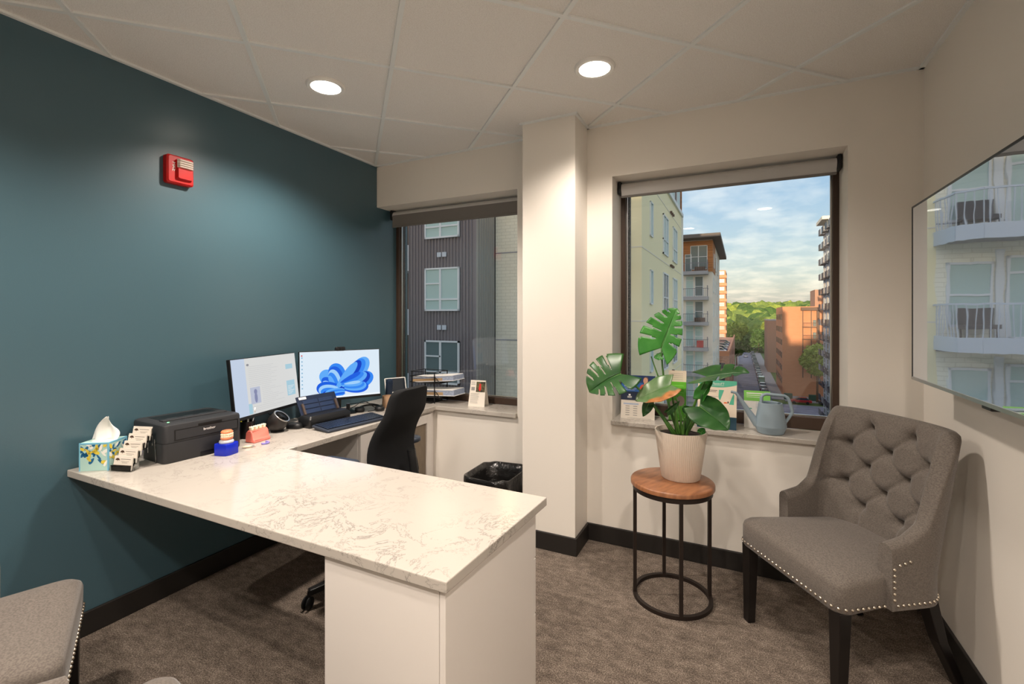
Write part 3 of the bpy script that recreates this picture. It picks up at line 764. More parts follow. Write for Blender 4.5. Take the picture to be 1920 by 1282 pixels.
# laser printer
t = thing('laser_printer', 'black laser printer with a white maker name beside the dental models', 'printer', (-2.42, 1.365, ZD), R(-4))
X0, X1, Y0, Y1, HP = -.15, .15, -.172, .172, .172
body = MB().loft([[(x_, y, z) for x_, y in rrect(X0+i_, X1-i_, Y0+i_, Y1-i_, .022)] for z, i_ in ((0, .003), (.006, 0), (.088, 0), (.0885, .002), (.0905, .002), (.091, 0), (.158, 0), (.168, .003), (HP, .010))])
body = body.build('body', M['charcoal'], t, smooth=35)
b = MB(); b.box(X1, X1+.0015, -.125, .150, .100, .142); fp = b.build('front_door', M['charcoal'], t, bevel=.001)
b = MB(); [b.box(X1+.0003, X1+.0018, y0, y1, z0, z1) for y0, y1, z0, z1 in ((-.129, -.126, .097, .145), (.151, .154, .097, .145), (-.129, .154, .097, .099), (-.129, .154, .143, .145))]
b.box(X1-.004, X1+.0017, -.03, .075, .146, .156); b.box(X1-.004, X1+.0017, -.02, .06, .0, .022); b.build('door_gap', M['black2'], t)
b = MB(); b.box(-.105, .02, -.125, .135, HP-.0005, HP+.0006); b.build('output_slot', M['black2'], t)
b = MB()
for y in (-.075, -.005, .065): b.box(.004, .009, y-.02, y+.02, HP+.0004, HP+.003)
b.build('output_rollers', M['steel'], t)
b = MB(); b.box(.022, .06, -.135, .15, HP-.002, HP+.006); b.build('top_ridge', M['charcoal'], t, bevel=.003)
MB().lathe([(.005, 0), (.004, .0015)], (.085, -.125, HP), 14).build('power_light', M['led'], t)
b = MB(); [b.lathe([(.004, 0), (.0035, .001)], (.085, -.105+.018*i, HP), 12) for i in range(3)]; b.build('panel_buttons', M['black2'], t)
text('brother', .017, M['white'], t, (X1+.0019, -.008, .121), (R(90), 0, R(90)))
b = MB(); b.box(-.155, -.15, -.16, .16, .012, .13); b.build('rear_cover', M['black2'], t)

def arch(b, cx, cy, z, rx, ry, r, n=11, up=1, teeth=True):
    for k_ in range(n):
        a = R(-100+200*k_/(n-1)); b.ball((cx+rx*math.cos(a), cy+ry*math.sin(a), z), r, 8, 6, (1, 1, 1.15))
# teeth model on blue box
t = thing('teeth_model', 'upper and lower teeth model on a royal blue stand before the printer', 'dental model', (-2.205, 1.415, ZD), R(14))
def hexa(s): return [(.032*s, -.038*s), (.04*s, -.02*s), (.04*s, .028*s), (.028*s, .04*s), (-.03*s, .04*s), (-.04*s, .03*s), (-.04*s, -.03*s), (-.03*s, -.04*s)]
MB().loft([[(x_, y, z) for x_, y in hexa(s)] for z, s in ((0, .97), (.003, 1), (.05, 1), (.053, .97))]).build('blue_box', M['blue'], t, smooth=30)
MB().lathe([(.03, .053), (.032, .058), (.03, .066), (.022, .07)], n=24).build('clear_collar', mat('frosted_clear', srgb(226, 230, 234), .15, alpha=.7), t, smooth=True)
b = MB(); b.tube([(.012*math.cos(a), .02*math.sin(a), .06+.004*math.sin(3*a)) for a in np.linspace(0, 5.2, 20)], .002, 6); b.build('wire_spring', M['steel'], t, smooth=True)
gl = MB()
for z0, z1, o_ in ((.070, .082, 1.0), (.099, .113, 1.0)):
    gl.loft([[(x_*.6+.002, y*.66, z) for x_, y in rrect(-.04, .046, -.04, .04, .034, 6)] if False else [(x_*k_, y*k_, z) for x_, y in rrect(-.022, .026, -.027, .027, .022, 6)] for z, k_ in ((z0, .86), ((z0+z1)/2, 1), (z1, .98 if z0 < .09 else .75))])
gl.build('gums', M['gum'], t, smooth=True)
tb = MB(); arch(tb, 0, 0, .0855, .023, .0235, .0056, 12); arch(tb, 0, 0, .0955, .0235, .024, .0056, 12); tb.build('teeth', M['tooth'], t, smooth=True)
# pink molar model
t = thing('gum_block_model', 'pink gum block model with ivory molars beside the printer', 'dental model', (-2.292, 1.640, ZD), R(6))
def gs(y): return [(-.03, y, 0), (.034, y, 0), (.034, y, .012), (.024, y, .02), (.018, y, .05), (.008, y, .062), (-.012, y, .064), (-.026, y, .05), (-.03, y, .02)]
MB().loft([gs(y) for y in (-.052, -.048, .044, .05)]).build('gum_block', M['pink'], t, bevel=.004, smooth=40)
for k_ in range(4):
    y = -.038+.0245*k_; b = MB(); b.ball((-.002, y, .068), .0125, 12, 8, (1, .95, .95))
    for i, j in ((1, 1), (1, -1), (-1, 1), (-1, -1)): b.ball((-.002+i*.0055, y+j*.0055, .077), .0055, 8, 6)
    b.build('molar', M['tooth'], t, smooth=True)
# small loose pieces
t = thing('implant_sample', 'tiny metal and ivory implant sample lying in front of the pink model', 'dental sample', (-2.205, 1.53, ZD), R(62))
MB().tube([(-.03, 0, .006), (-.018, 0, .007), (-.004, 0, .006), (.01, 0, .006)], [.003, .005, .006, .005], 10).build('ivory_part', M['tooth'], t, smooth=True)
MB().tube([(.01, 0, .006), (.018, 0, .006), (.03, 0, .005)], [.006, .0045, .002], 10).build('metal_screw', M['steel'], t, smooth=40)
t = thing('aligner_sample', 'small violet clear aligner piece beside the pink gum block', 'dental sample', (-2.205, 1.615, ZD), R(30))
MB().tube([(.018*math.cos(a), .022*math.sin(a), .005) for a in np.linspace(-1.9, 1.9, 18)], .005, 8).build('aligner_arch', mat('violet_clear', srgb(150, 140, 220), .15, alpha=.75), t, smooth=True)

# pen cup with pens
t = thing('pen_cup', 'black pen cup beside the printer corner', 'pen cup', (-2.40, 1.655, ZD))
MB().lathe([(.036, 0), (.036, .09), (.033, .09), (.033, .006)], n=28, cap1=False).build('cup', M['black2'], t, smooth=40)
def pen(label, m, m2, dx, dy, tx, ty, ln):
    o = thing('pen', label, 'pen', (-2.40+dx, 1.655+dy, ZD+.008), group='pens in the cup')
    MB().tube([(0, 0, 0), (tx*.8, ty*.8, ln*.8)], .0045, 8).build('barrel', m, o, smooth=True)
    MB().tube([(tx*.8, ty*.8, ln*.8), (tx, ty, ln)], [.0055, .004], 8).build('cap', m2, o, smooth=True)
pen('yellow highlighter standing in the black pen cup', mat('hi_yellow', srgb(226, 216, 60), .4), mat('hi_yellow_cap', srgb(236, 230, 90), .4), -.012, -.018, -.004, -.012, .14)
pen('silver pen leaning right in the black pen cup', M['steel'], M['white'], .008, .012, .006, .022, .15)
pen('white pen upright in the black pen cup', M['white'], M['steel'], 0, .0, .0, .006, .145)

# round black speaker / camera
t = thing('desk_speaker', 'round black egg shaped desk speaker with angled rim', 'speaker', (-2.37, 1.815, ZD))
T = Matrix.Translation((0, 0, .055)) @ Matrix.Rotation(R(38), 4, Vector((-.5, 1, 0)))
b = MB(); b.T = T; b.lathe([(.012, -.052), (.034, -.045), (.05, -.022), (.054, .004), (.05, .03), (.046, .04)], n=32); b.build('shell', mat('speaker_shell', srgb(40, 37, 36), .35), t, smooth=50)
b = MB(); b.T = T; b.lathe([(.047, .038), (.049, .042), (.046, .046), (.04, .043)], n=32, cap1=False); b.build('rim', M['steel'], t, smooth=True)
b = MB(); b.T = T; b.lathe([(.04, .0405), (.02, .036), (.001, .035)], n=28); b.build('face', M['black2'], t, smooth=True)
MB().lathe([(.036, 0), (.036, .006), (.02, .012)], n=24).build('foot', M['black2'], t, smooth=40)
# mouse
t = thing('computer_mouse', 'black computer mouse behind the round speaker', 'mouse', (-2.35, 1.912, ZD), R(20))
MB().loft([[(x_*k_, y*k_, z) for x_, y in rrect(-.048, .048, -.028, .028, .026, 6)] for z, k_ in ((0, .92), (.008, 1), (.022, .95), (.031, .72), (.034, .35))]).build('shell', M['black'], t, smooth=True)
MB().tube([(.02, -.004, .0335), (.02, .004, .0335)], .006, 10).build('wheel', M['charcoal'], t, smooth=True)

# keyboard
t = thing('computer_keyboard', 'black full size keyboard along the desk edge before the chair', 'keyboard', (-2.125, 2.135, ZD), R(83))
T = Matrix.Rotation(R(5), 4, 'X')
b = MB(); b.T = T; b.loft([[(x_, y, z) for x_, y in rrect(-.22+i_, .22-i_, -.078+i_, .078-i_, .012)] for z, i_ in ((.006, .003), (.009, 0), (.018, 0), (.021, .003))]); b.build('tray', mat('keyboard_grey', srgb(46, 52, 64), .4), t, smooth=40)
b = MB(); b.T = T
for r_ in range(6):
    for c_ in range(21):
        if c_ in (15, 19) and r_ != 9: pass
        xx = -.207+.0197*c_; yy = -.055+.0205*r_
        if r_ == 0 and 3 <= c_ <= 8: continue
        b.box(xx, xx+.0165, yy, yy+.0175, .021, .0265)
b.box(-.207+.0197*3, -.207+.0197*9-.003, -.055, -.0375, .021, .0265)
tag(b.build('keys', mat('keycaps', srgb(30, 36, 48), .35), t), kind='stuff')
for s in (-1, 1): MB().box(s*.18-.015, s*.18+.015, .06, .068, 0, .014).build('foot', M['black'], t)

# document scanner with open feeder
t = thing('document_scanner', 'black document scanner with open paper feeder between keyboard and monitors', 'scanner', (-2.305, 2.09, ZD), R(86))
b = MB(); b.loft([[(x_, y, z) for x_, y in rrect(-.15+i_, .15-i_, -.065+i_, .05-i_, .012)] for z, i_ in ((0, .003), (.005, 0), (.05, 0), (.068, .012))]); b.build('base', M['black'], t, smooth=35)
MB().box(-.11, .11, -.0665, -.064, .02, .03).build('exit_slot', M['black2'], t)
T = Matrix.Translation((0, .02, .06)) @ Matrix.Rotation(R(-28), 4, 'X')
b = MB(); b.T = T; b.box(-.14, .14, 0, .009, 0, .125); b.build('feed_tray', mat('tray_blueblack', srgb(30, 42, 66), .35), t, bevel=.003)
b = MB(); b.T = T
for r_ in range(3):
    for c_ in range(2): b.box(-.105+.108*c_, -.105+.108*c_+.1, -.003, 0, .012+.03*r_, .036+.03*r_)
b.build('tray_panels', mat('panel_blueblack', srgb(38, 54, 84), .35), t, bevel=.002)
for s in (-1, 1):
    b = MB(); b.T = T; b.box(s*.118-.006, s*.118+.006, -.014, 0, .005, .075); b.build('paper_guide', mat('guide_brown', srgb(84, 70, 62), .4), t, bevel=.002)
b = MB(); b.T = T; b.box(-.125, -.075, -.0012, 0, .104, .119); b.build('sticker', M['white'], t)
MB().tube([(.145, -.045, .06), (.145, -.045, .10)], .012, 14).build('side_knob', M['black2'], t, smooth=40)

# monitors
def monitor(name, label, tl, tr, tilt, h_=.325, foot=True):
    tl, tr = Vector(tl), Vector(tr); v = tr-tl; wd = v.length; rz = math.atan2(v.y, v.x); mid = (tl+tr)/2; ztop = mid.z
    back = Vector((-math.sin(rz), math.cos(rz), 0))
    base = Vector((mid.x, mid.y, ZD)) + back*.08
    t = thing(name, label, 'monitor', base, rz, 'desk monitors')
    T = Matrix.Translation((0, -.08, ztop-ZD)) @ Matrix.Rotation(R(-tilt), 4, 'X')
    hw = wd/2
    b = MB(); b.T = T; b.box(-hw, hw, .0, .022, -h_, 0); b.build('casing', M['black2'], t, bevel=.003)
    b = MB(); b.T = T; b.box(-hw*.5, hw*.5, .022, .045, -h_*.8, -h_*.3); b.build('rear_bulge', M['black2'], t, bevel=.01)
    b = MB(); b.T = T; b.box(-hw, hw, -.003, 0, -h_, -h_+.016); b.build('chin', M['black2'], t)
    b = MB(); b.bar((0, .03, .006), (0, -.01, ztop-ZD-h_*.55), .05, .02); b.build('stand_neck', M['black2'], t)
    MB().loft([[(x_, y, z) for x_, y in rrect(-.11, .11, -.07, .07, .02)] for z in (0, .008)]).build('stand_foot', M['black2'], t)
    return t, T, hw, h_
def emi(name, c, k_=1.0): return mat(name, (0, 0, 0, 1), .3, spec=.3, emit=c, estr=k_)
SCR = .62
# left monitor: a page of text
t, T, hw, hh = monitor('monitor', 'left monitor showing a pale document page with light blue boxes', (-2.385, 1.545, 1.172), (-2.515, 2.045, 1.178), 7)
def rect(b, x0, x1, z0, z1, k_): b.box(x0, x1, -.0012-.0003*k_, -.0005, z0, z1)
b = MB(); b.T = T; b.box(-hw+.005, hw-.003, -.0012, .0004, -hh+.016, -.004); scr = b.build('screen', emi('screen_pale', srgb(206, 220, 242), SCR), t)
b = MB(); b.T = T; rect(b, -hw*.62, hw-.003, -hh+.016, -.004, 1); b.build('page', emi('screen_page', srgb(238, 238, 236), SCR*.92), scr)
b = MB(); b.T = T
rect(b, hw*.62, hw*.86, -.095, -.066, 3); rect(b, hw*.60, hw*.88, -.255, -.165, 3); rect(b, -hw*.62, -hw*.52, -hh+.02, -.25, 3); b.build('blue_boxes', emi('screen_blue', srgb(176, 214, 230), SCR), scr)
b = MB(); b.T = T
for k_ in range(6): rect(b, hw*.63, hw*(.85-.05*(k_ % 3)), -.200-.009*k_, -.197-.009*k_, 5)
b.build('box_text', emi('screen_white', srgb(240, 244, 246), SCR), scr)
b = MB(); b.T = T
for k_ in range(24):
    z = -.05-.0105*k_
    if 10 < k_ < 21: rect(b, -hw*.2, hw*rnd.uniform(.0, .5), z-.0016, z, 3)
    else: rect(b, -hw*.55, hw*rnd.uniform(.1, .5), z-.0016, z, 3)
b.build('page_text', emi('screen_grey_text', srgb(206, 206, 208), SCR), scr)
b = MB(); b.T = T; rect(b, -hw*.54, -hw*.26, -.255, -.165, 4); b.build('page_picture', emi('screen_picture', srgb(196, 202, 222), SCR), scr)
b = MB(); b.T = T @ Matrix.Translation((-hw*.40, -.0034, -.21)); b.ball((0, 0, .02), .012, 12, 8, (1, .05, 1.2)); b.ball((0, 0, -.012), .016, 12, 8, (.7, .05, 1.8)); b.build('picture_figure', emi('screen_figure', srgb(140, 146, 182), SCR), scr)
b = MB(); b.T = T @ Matrix.Translation((-hw*.55, -.003, -.04)); b.ball((0, 0, 0), .008, 12, 8, (1.2, .05, .8)); b.build('page_emblem', emi('screen_emblem', srgb(150, 150, 158), SCR), scr)
# right monitor: blue abstract ribbons
t, T, hw, hh = monitor('monitor', 'right monitor showing blue folded ribbon swirls, webcam on top', (-2.5, 2.065, 1.178), (-2.25, 2.52, 1.178), 4)
b = MB(); b.T = T; b.box(-hw+.005, hw-.005, -.0012, .0004, -hh+.020, -.005); scr = b.build('screen', emi('screen_sky', srgb(222, 236, 248), SCR*1.15), t)
b = MB(); b.T = T; rect(b, -hw+.005, hw-.005, -hh+.016, -hh+.027, 2); b.build('taskbar', emi('screen_bar', srgb(238, 244, 250), SCR*1.2), scr)
cols = [emi('ribbon_a', srgb(26, 96, 226), SCR*1.15), emi('ribbon_b', srgb(52, 136, 244), SCR*1.15), emi('ribbon_c', srgb(96, 172, 250), SCR*1.15), emi('ribbon_d', srgb(160, 208, 252), SCR*1.15), emi('ribbon_e', srgb(14, 66, 196), SCR*1.15)]
CXs, CZs = hw*.06, -hh*.80
lay = 0
def blade(ang, ln, wd, shift, n_in=5):
    global lay
    for k_ in range(n_in):
        f_ = 1-k_/(n_in+.6); lay += 1
        b = MB(); b.T = T; pts = []
        for i in range(36):
            th = 2*math.pi*i/36; rr_ = .5+.5*math.cos(th)
            u_ = ln*(.5+.5*math.cos(th))*(.55+.45*f_)+shift; v_ = wd*.5*f_*math.sin(th)*(.55+.45*rr_)+wd*.10*k_
            x_ = CXs+u_*math.cos(ang)-v_*math.sin(ang); z_ = CZs+u_*math.sin(ang)+v_*math.cos(ang)
            pts.append((max(-hw+.006, min(hw-.006, x_)), -.0018-.00008*lay, max(-hh+.0275, min(-.006, z_))))
        b.add(pts, [tuple(range(36))]); b.build('ribbon', cols[(1, 2, 0, 3, 1, 4, 2)[(k_+lay//5) % 7] if k_ else (2, 1, 0, 2, 1, 0)[lay//5 % 6]], scr, recalc=False)
for ang, ln, wd, sh in ((R(140), .20, .13, -.01), (R(112), .185, .13, 0), (R(172), .175, .11, 0), (R(52), .27, .135, -.015), (R(24), .215, .13, -.005), (R(4), .16, .09, .0), (R(192), .13, .07, .0)):
    blade(ang, ln, wd, sh)
b = MB(); b.T = T
for k_ in range(9): rect(b, -hw+.014, -hw+.022, -.045-.024*k_, -.037-.024*k_, 2)
b.build('desktop_icons', emi('icons', srgb(150, 196, 226), SCR), scr)
b = MB(); b.T = T; rect(b, -hw+.013, -hw+.021, -.032, -.024, 2); b.build('red_icon', emi('icon_red', srgb(226, 80, 80), SCR), scr)
b = MB(); b.T = T @ Matrix.Translation((-.005, .004, .008)); b.loft([[(x_, y, z) for x_, z in rrect(-.032+i_, .032-i_, -.014+i_, .014-i_, .012)] for y, i_ in ((-.014, .003), (-.010, 0), (.012, 0), (.016, .004))]); cm = b.build('webcam', M['black'], t, smooth=40)
b = MB(); b.T = T @ Matrix.Translation((-.005, .004, .008)) @ Matrix.Rotation(R(90), 4, 'X'); b.lathe([(.008, .014), (.006, .017)], n=16); b.build('lens', M['black2'], cm)

# telephone, small photo frame, cup, cables behind the chair
t = thing('cordless_phone', 'dark blue cordless handset standing beside the right monitor', 'telephone', (-2.36, 2.735, ZD), R(-30))
b = MB(); b.T = Matrix.Rotation(R(10), 4, 'Y'); b.loft([[(x_, y, z) for x_, y in rrect(-.013*k_, .013*k_, -.025*k_, .025*k_, .010*k_)] for z, k_ in ((.03, .9), (.06, 1), (.17, 1), (.19, .85), (.196, .5))]); b.build('handset', mat('phone_blueblack', srgb(28, 44, 66), .3), t, smooth=True)
MB().loft([[(x_*k_, y*k_, z) for x_, y in rrect(-.035, .035, -.038, .038, .012)] for z, k_ in ((0, 1), (.02, 1), (.045, .7))]).build('cradle', M['black'], t, smooth=40)
t = thing('photo_frame', 'small white edged tablet leaning behind the office chair', 'tablet', (-2.385, 2.86, ZD), R(62))
T = Matrix.Translation((0, 0, .07)) @ Matrix.Rotation(R(-16), 4, 'X')
b = MB(); b.T = T; b.loft([[(x_, y, z) for x_, z in rrect(-.085, .085, 0, .115, .008)] for y in (0, .008)]); b.build('frame', M['white'], t, smooth=40)
b = MB(); b.T = T; b.box(-.077, .077, -.0008, 0, .007, .108); b.build('glass', mat('tablet_dark', srgb(44, 50, 58), .12), t)
b = MB(); b.bar((0, .05, 0), (0, .02, .10), .05, .006); b.box(-.05, .05, -.03, .07, 0, .008); b.build('stand', M['white'], t)
t = thing('tan_mug', 'tan ceramic mug half hidden behind the office chair', 'mug', (-2.285, 2.645, ZD))
MB().lathe([(.034, 0), (.038, .004), (.040, .085), (.037, .085), (.034, .008)], n=28, cap1=False).build('cup', M['tan'], t, smooth=50)
MB().tube([(.038+.024*math.sin(a), 0, .045+.026*math.cos(a)) for a in np.linspace(.2, 2.94, 12)], .005, 8).build('handle', M['tan'], t, smooth=True)
t = thing('headset', 'black headset lying among cables under the right monitor', 'headset', (-2.31, 2.49, ZD), R(40))
MB().tube([(.07*math.cos(a), .07*math.sin(a), .02+.01*math.sin(a)) for a in np.linspace(0, math.pi, 20)], .007, 8).build('headband', M['black'], t, smooth=True)
for s in (-1, 1): MB().lathe([(.03, 0), (.034, .01), (.03, .028), (.02, .032)], (s*.066, -.008, 0), 20).build('ear_cushion', M['black'], t, smooth=True)
MB().tube([(.066, -.02, .02), (.03, -.06, .015), (-.01, -.07, .012)], .003, 8).build('microphone_arm', M['black2'], t, smooth=True)
def cable(label, pts, r_=.0025):
    p = [Vector(q_) for q_ in pts]; out = []
    for i in range(len(p)-1):
        a, b_, c, d = p[max(i-1, 0)], p[i], p[i+1], p[min(i+2, len(p)-1)]
        for q_ in np.linspace(0, 1, 8, endpoint=False): out.append(.5*((2*b_)+(c-a)*q_+(2*a-5*b_+4*c-d)*q_**2+(3*b_-a-3*c+d)*q_**3))
    out.append(p[-1]); o = MB(); o.tube(out, r_, 6)
    tag(o.build('cable', M['black2'], smooth=True), label, 'cable')
cable('thin black cable looping over the worktop edge behind the chair', [(-2.27, 2.80, ZD+.003), (-2.14, 2.74, ZD+.003), (-2.05, 2.70, ZD+.004), (-2.004, 2.66, ZD-.002), (-1.996, 2.60, ZD-.02), (-2.003, 2.52, ZD-.028), (-2.0, 2.44, ZD-.06)])
cable('black cables curling under the right monitor', [(-2.5, 2.36, ZD+.003), (-2.40, 2.42, ZD+.03), (-2.42, 2.55, ZD+.05), (-2.34, 2.58, ZD+.004), (-2.40, 2.68, ZD+.003), (-2.48, 2.62, ZD+.02), (-2.52, 2.5, ZD+.03)])
cable('black cable hanging behind the left monitor to the speaker', [(-2.52, 1.82, ZD+.20), (-2.54, 1.88, ZD+.08), (-2.47, 1.96, ZD+.004), (-2.44, 1.88, ZD+.003), (-2.415, 1.84, ZD+.003)])

# paper trays with documents
t = thing('letter_tray', 'black wire two tier letter tray at the window corner', 'letter tray', (-2.15, 3.0, ZD), R(0))
b = MB()
HX, HY = .14, .085
for x_, y in ((-HX+.01, -HY), (.08, -HY), (-HX+.01, HY), (.08, HY)): b.bar((x_, y, 0), (x_, y, .235), .006)
b.build('posts', M['wire'], t)
for z in (.045, .15):
    b = MB()
    for zz in (z, z+.045):
        for y in (-HY, HY): b.tube([(-HX-.01, y, zz), (.085, y, zz)], .0028, 6)
        b.tube([(-HX-.01, -HY, zz), (-HX-.01, HY, zz)], .0028, 6)
    for y in (-HY, HY): b.tube([(.085, y, z+.045), (.10, y, z+.038), (.125, y, z+.004), (.135, y, z)], .0028, 6)
    for k_ in range(9): b.tube([(-HX-.01, -HY+.021*k_, z), (.135, -HY+.021*k_, z)], .002, 6)
    b.build('wire_tier', M['wire'], t, smooth=True)
b = MB(); b.tube([(-HX, -HY, .232), (.08, -HY, .232), (.08, HY, .232), (-HX, HY, .232)], .0028, 6, closed=True); b.build('top_rail', M['wire'], t, smooth=True)
MB().box(-.15, .06, -.10, .05, 0, .012).build('base_plate', M['black2'], t, bevel=.003)
def folder(label, z, thick, tilt, x1):
    o = thing('document_stack', label, 'documents', (-2.15, 3.0, ZD+z), group='documents in the letter tray')
    T = Matrix.Rotation(R(-tilt), 4, 'Y')
    b = MB(); b.T = T; b.box(-.14, x1, -.075, .078, 0, .004); b.box(-.14, x1-.01, -.075, .078, thick-.004, thick); b.build('covers', M['white'], o)
    b = MB(); b.T = T; b.box(-.138, x1-.004, -.073, .076, .004, thick-.004); b.build('sheets', M['bluepaper'], o)
    b = MB(); b.T = T; b.box(-.135, x1-.10, -.0745, -.073, .006, thick*.6); b.build('kraft_edge', M['folder'], o)
folder('thick paper stack tilted up in the upper letter tray', .157, .042, 5, .245)
folder('thick paper stack in the lower letter tray', .052, .046, 3, .25)

# tent card on the left sill
def tent(name, label, loc, rz, w_, h_, d_):
    t = thing(name, label, 'leaflet', loc, rz)
    b = MB()
    for s in (-1, 1): b.add([(-w_, s*d_, 0), (w_, s*d_, 0), (w_*.92, s*.002, h_), (-w_*.92, s*.002, h_), (-w_, s*d_-s*.0008, 0), (w_, s*d_-s*.0008, 0), (w_*.92, s*.0012, h_), (-w_*.92, s*.0012, h_)], [(0, 1, 2, 3), (4, 5, 6, 7), (0, 1, 5, 4), (1, 2, 6, 5), (2, 3, 7, 6), (3, 0, 4, 7)])
    b.build('card', M['paper'], t)
    return t, Matrix.Translation((0, -d_-.0006, 0)) @ Matrix.Rotation(math.atan2(-(d_-.002), h_), 4, 'X')
t, T = tent('tent_card', 'white tent card with a red and green picture on the left sill', (-1.735, 2.995, ZD), R(8), .064, .185, .045)
def pr_(b, T, x0, x1, z0, z1, k_=1): b.T = T; b.box(x0, x1, -.0004*k_, 0, z0, z1)
b = MB(); pr_(b, T, -.012, .058, .105, .180); pc = b.build('picture', mat('foliage_ink', srgb(98, 92, 60), .6, var=(srgb(40, 30, 24), 60, 3, .4, .6)), t)
b = MB(); b.T = T @ Matrix.Translation((.018, -.0006, .142)); b.ball((0, 0, .016), .008, 10, 8, (1, .05, 1)); b.ball((0, 0, -.008), .012, 10, 8, (.8, .05, 1.7)); b.build('red_figure', mat('red_ink', srgb(210, 40, 34), .6), pc)
b = MB(); [pr_(b, T, -.052, -.052+.04*rnd.uniform(.7, 1.1), .175-.009*k_, .178-.009*k_) for k_ in range(3)]; pr_(b, T, -.05, -.022, .115, .14); b.build('heading', M['greyprint'], t)
b = MB(); [pr_(b, T, -.052, .02*rnd.uniform(.2, 1), .092-.0085*k_, .094-.0085*k_) for k_ in range(9)]; b.build('printed_lines', M['greyprint'], t)

# ------------------------------------------------------------------ leaflets and can on the right sill
ZS = .763
def card(label, px0, px1, ybase, w_, h_, lean, mats_front, rz=0, cat='leaflet', dx=0):
    p = at((px0+px1)/2, 790, y=ybase); t = thing('leaflet', label, cat, (p.x+dx, ybase, ZS), rz)
    T = Matrix.Rotation(R(-lean), 4, 'X')
    b = MB(); b.T = T; b.box(-w_/2, w_/2, 0, .002, 0, h_); b.build('sheet', mats_front, t)
    return t, T
def strip(name, T, t, m, boxes, k_=1):
    b = MB(); b.T = T
    for x0, x1, z0, z1 in boxes: b.box(x0, x1, -.0005*k_, 0, z0, z1)
    return b.build(name, m, t)
# blue leaflet with a person
t, T = card('blue and white leaflet with a person in coral shirt, leftmost on the sill', 1166, 1224, 2.955, .205, .27, 11, M['paper'], R(4))
W = .1025
strip('blue_panel', T, t, M['navy'], [(-W, W, .165, .27)]); strip('light_panel', T, t, M['midblue'], [(-W, W*.3, .167, .225)], 2); strip('dark_band', T, t, M['navy2'], [(-W, W, .115, .168)], 3)
b = MB(); b.T = T @ Matrix.Translation((W*.42, -.002, .21)); b.ball((.002, 0, .028), .017, 14, 10, (.85, .06, 1.15)); b.build('face_print', M['skin'], t, smooth=True)
b = MB(); b.T = T @ Matrix.Translation((W*.42, -.0022, .21)); b.ball((0, 0, -.022), .03, 14, 10, (1.15, .05, .95)); b.ball((-.016, 0, -.008), .012, 10, 8, (1, .05, 1)); b.build('shirt_print', M['orange'], t, smooth=True)
b = MB(); b.T = T @ Matrix.Translation((W*.42, -.003, .21)); b.ball((.0, 0, .006), .008, 10, 8, (1, .06, 1.6)); b.build('hand_print', M['skin'], t, smooth=True)
b = MB(); b.T = T @ Matrix.Translation((W*.42, -.0012, .21)); b.ball((.004, 0, .040), .0175, 12, 8, (.9, .05, .7)); b.build('hair_print', mat('hair_ink', srgb(120, 96, 84), .7), t, smooth=True)
def tx(body, size, m, x_, z, k_=.0014, al='LEFT'):
    mt = T @ Matrix.Translation((x_, -k_, z)) @ Matrix.Rotation(R(90), 4, 'X')
    o = text(body, size, m, t, (0, 0, 0), (0, 0, 0), align=al, extrude=.0002); o.matrix_local = mt
tx('CARE YOU', .017, M['white'], -W*.82, .215, .0018); tx('DESERVE', .017, M['white'], -W*.82, .198, .0018)
strip('panel_lines', T, t, M['linepale'], [(-W*.8, 0, .188, .190), (-W*.8, -.01, .182, .184), (-W*.8, -.02, .176, .178)], 4)
strip('band_icons', T, t, M['white'], [(-W*.62, -W*.36, .135, .139), (-W*.62, -W*.36, .128, .131), (-W*.55, -W*.43, .142, .152), (W*.0, W*.22, .135, .139)], 5)
strip('table_bar', T, t, M['linepale'], [(-W*.85, W*.05, .087, .096)])
strip('table_lines', T, t, M['greyprint'], [(-W*.72+.09*W*0+a, -W*.72+a+W*.24, .075-.0135*k_, .079-.0135*k_) for k_ in range(5) for a in (0, W*.46)])
strip('footer_line', T, t, M['greyprint'], [(-W*.6, W*.8, .004, .0055), (W*.42, W*.72, .085, .089)])
# green brochure in acrylic holder with paper behind
p = at(1270, 790, y=3.02); t = thing('brochure_holder', 'clear holder with a lime green brochure behind the plant stems', 'brochure holder', (p.x, 3.02, ZS), R(3)); T = Matrix.Rotation(R(-10), 4, 'X')
b = MB(); b.T = T; b.box(-.058, .058, -.03, -.0285, .0, .2); b.box(-.058, .058, .004, .0055, 0, .25); b.box(-.058, .058, -.03, .0055, 0, .0015)
for s in (-1, 1): b.box(s*.058-.0008, s*.058+.0008, -.03, .0055, 0, .2)
b.build('acrylic_pocket', M['acrylic'], t)
b = MB(); b.T = T; b.box(-.05, .05, -.024, .0, .002, .235); br = b.build('brochure', M['green'], t)
b = MB(); b.T = T; b.box(-.055, .05, .001, .003, .002, .305); b.build('price_sheet', M['beigecard'], t)
b = MB(); b.T = T @ Matrix.Translation((.0, -.0245, .09)); b.ball((.018, 0, .03), .024, 12, 8, (1, .04, 1.3)); b.ball((-.022, 0, .012), .022, 12, 8, (1, .04, 1)); b.build('picture', mat('photo_taupe', srgb(176, 152, 142), .6), br)
b = MB(); b.T = T @ Matrix.Translation((0, -.024, 0)); [b.box(-.04, .036-.01*(k_ % 3), -.0006, 0, .21-.014*k_, .2135-.014*k_) for k_ in range(5)]; b.build('heading_lines', M['green2'], br)
b = MB(); b.T = T; [b.box(-.045, .03, .0006, .001, .285-.012*k_, .2865-.012*k_) for k_ in range(4)]; b.build('sheet_lines', M['greyprint'], t)
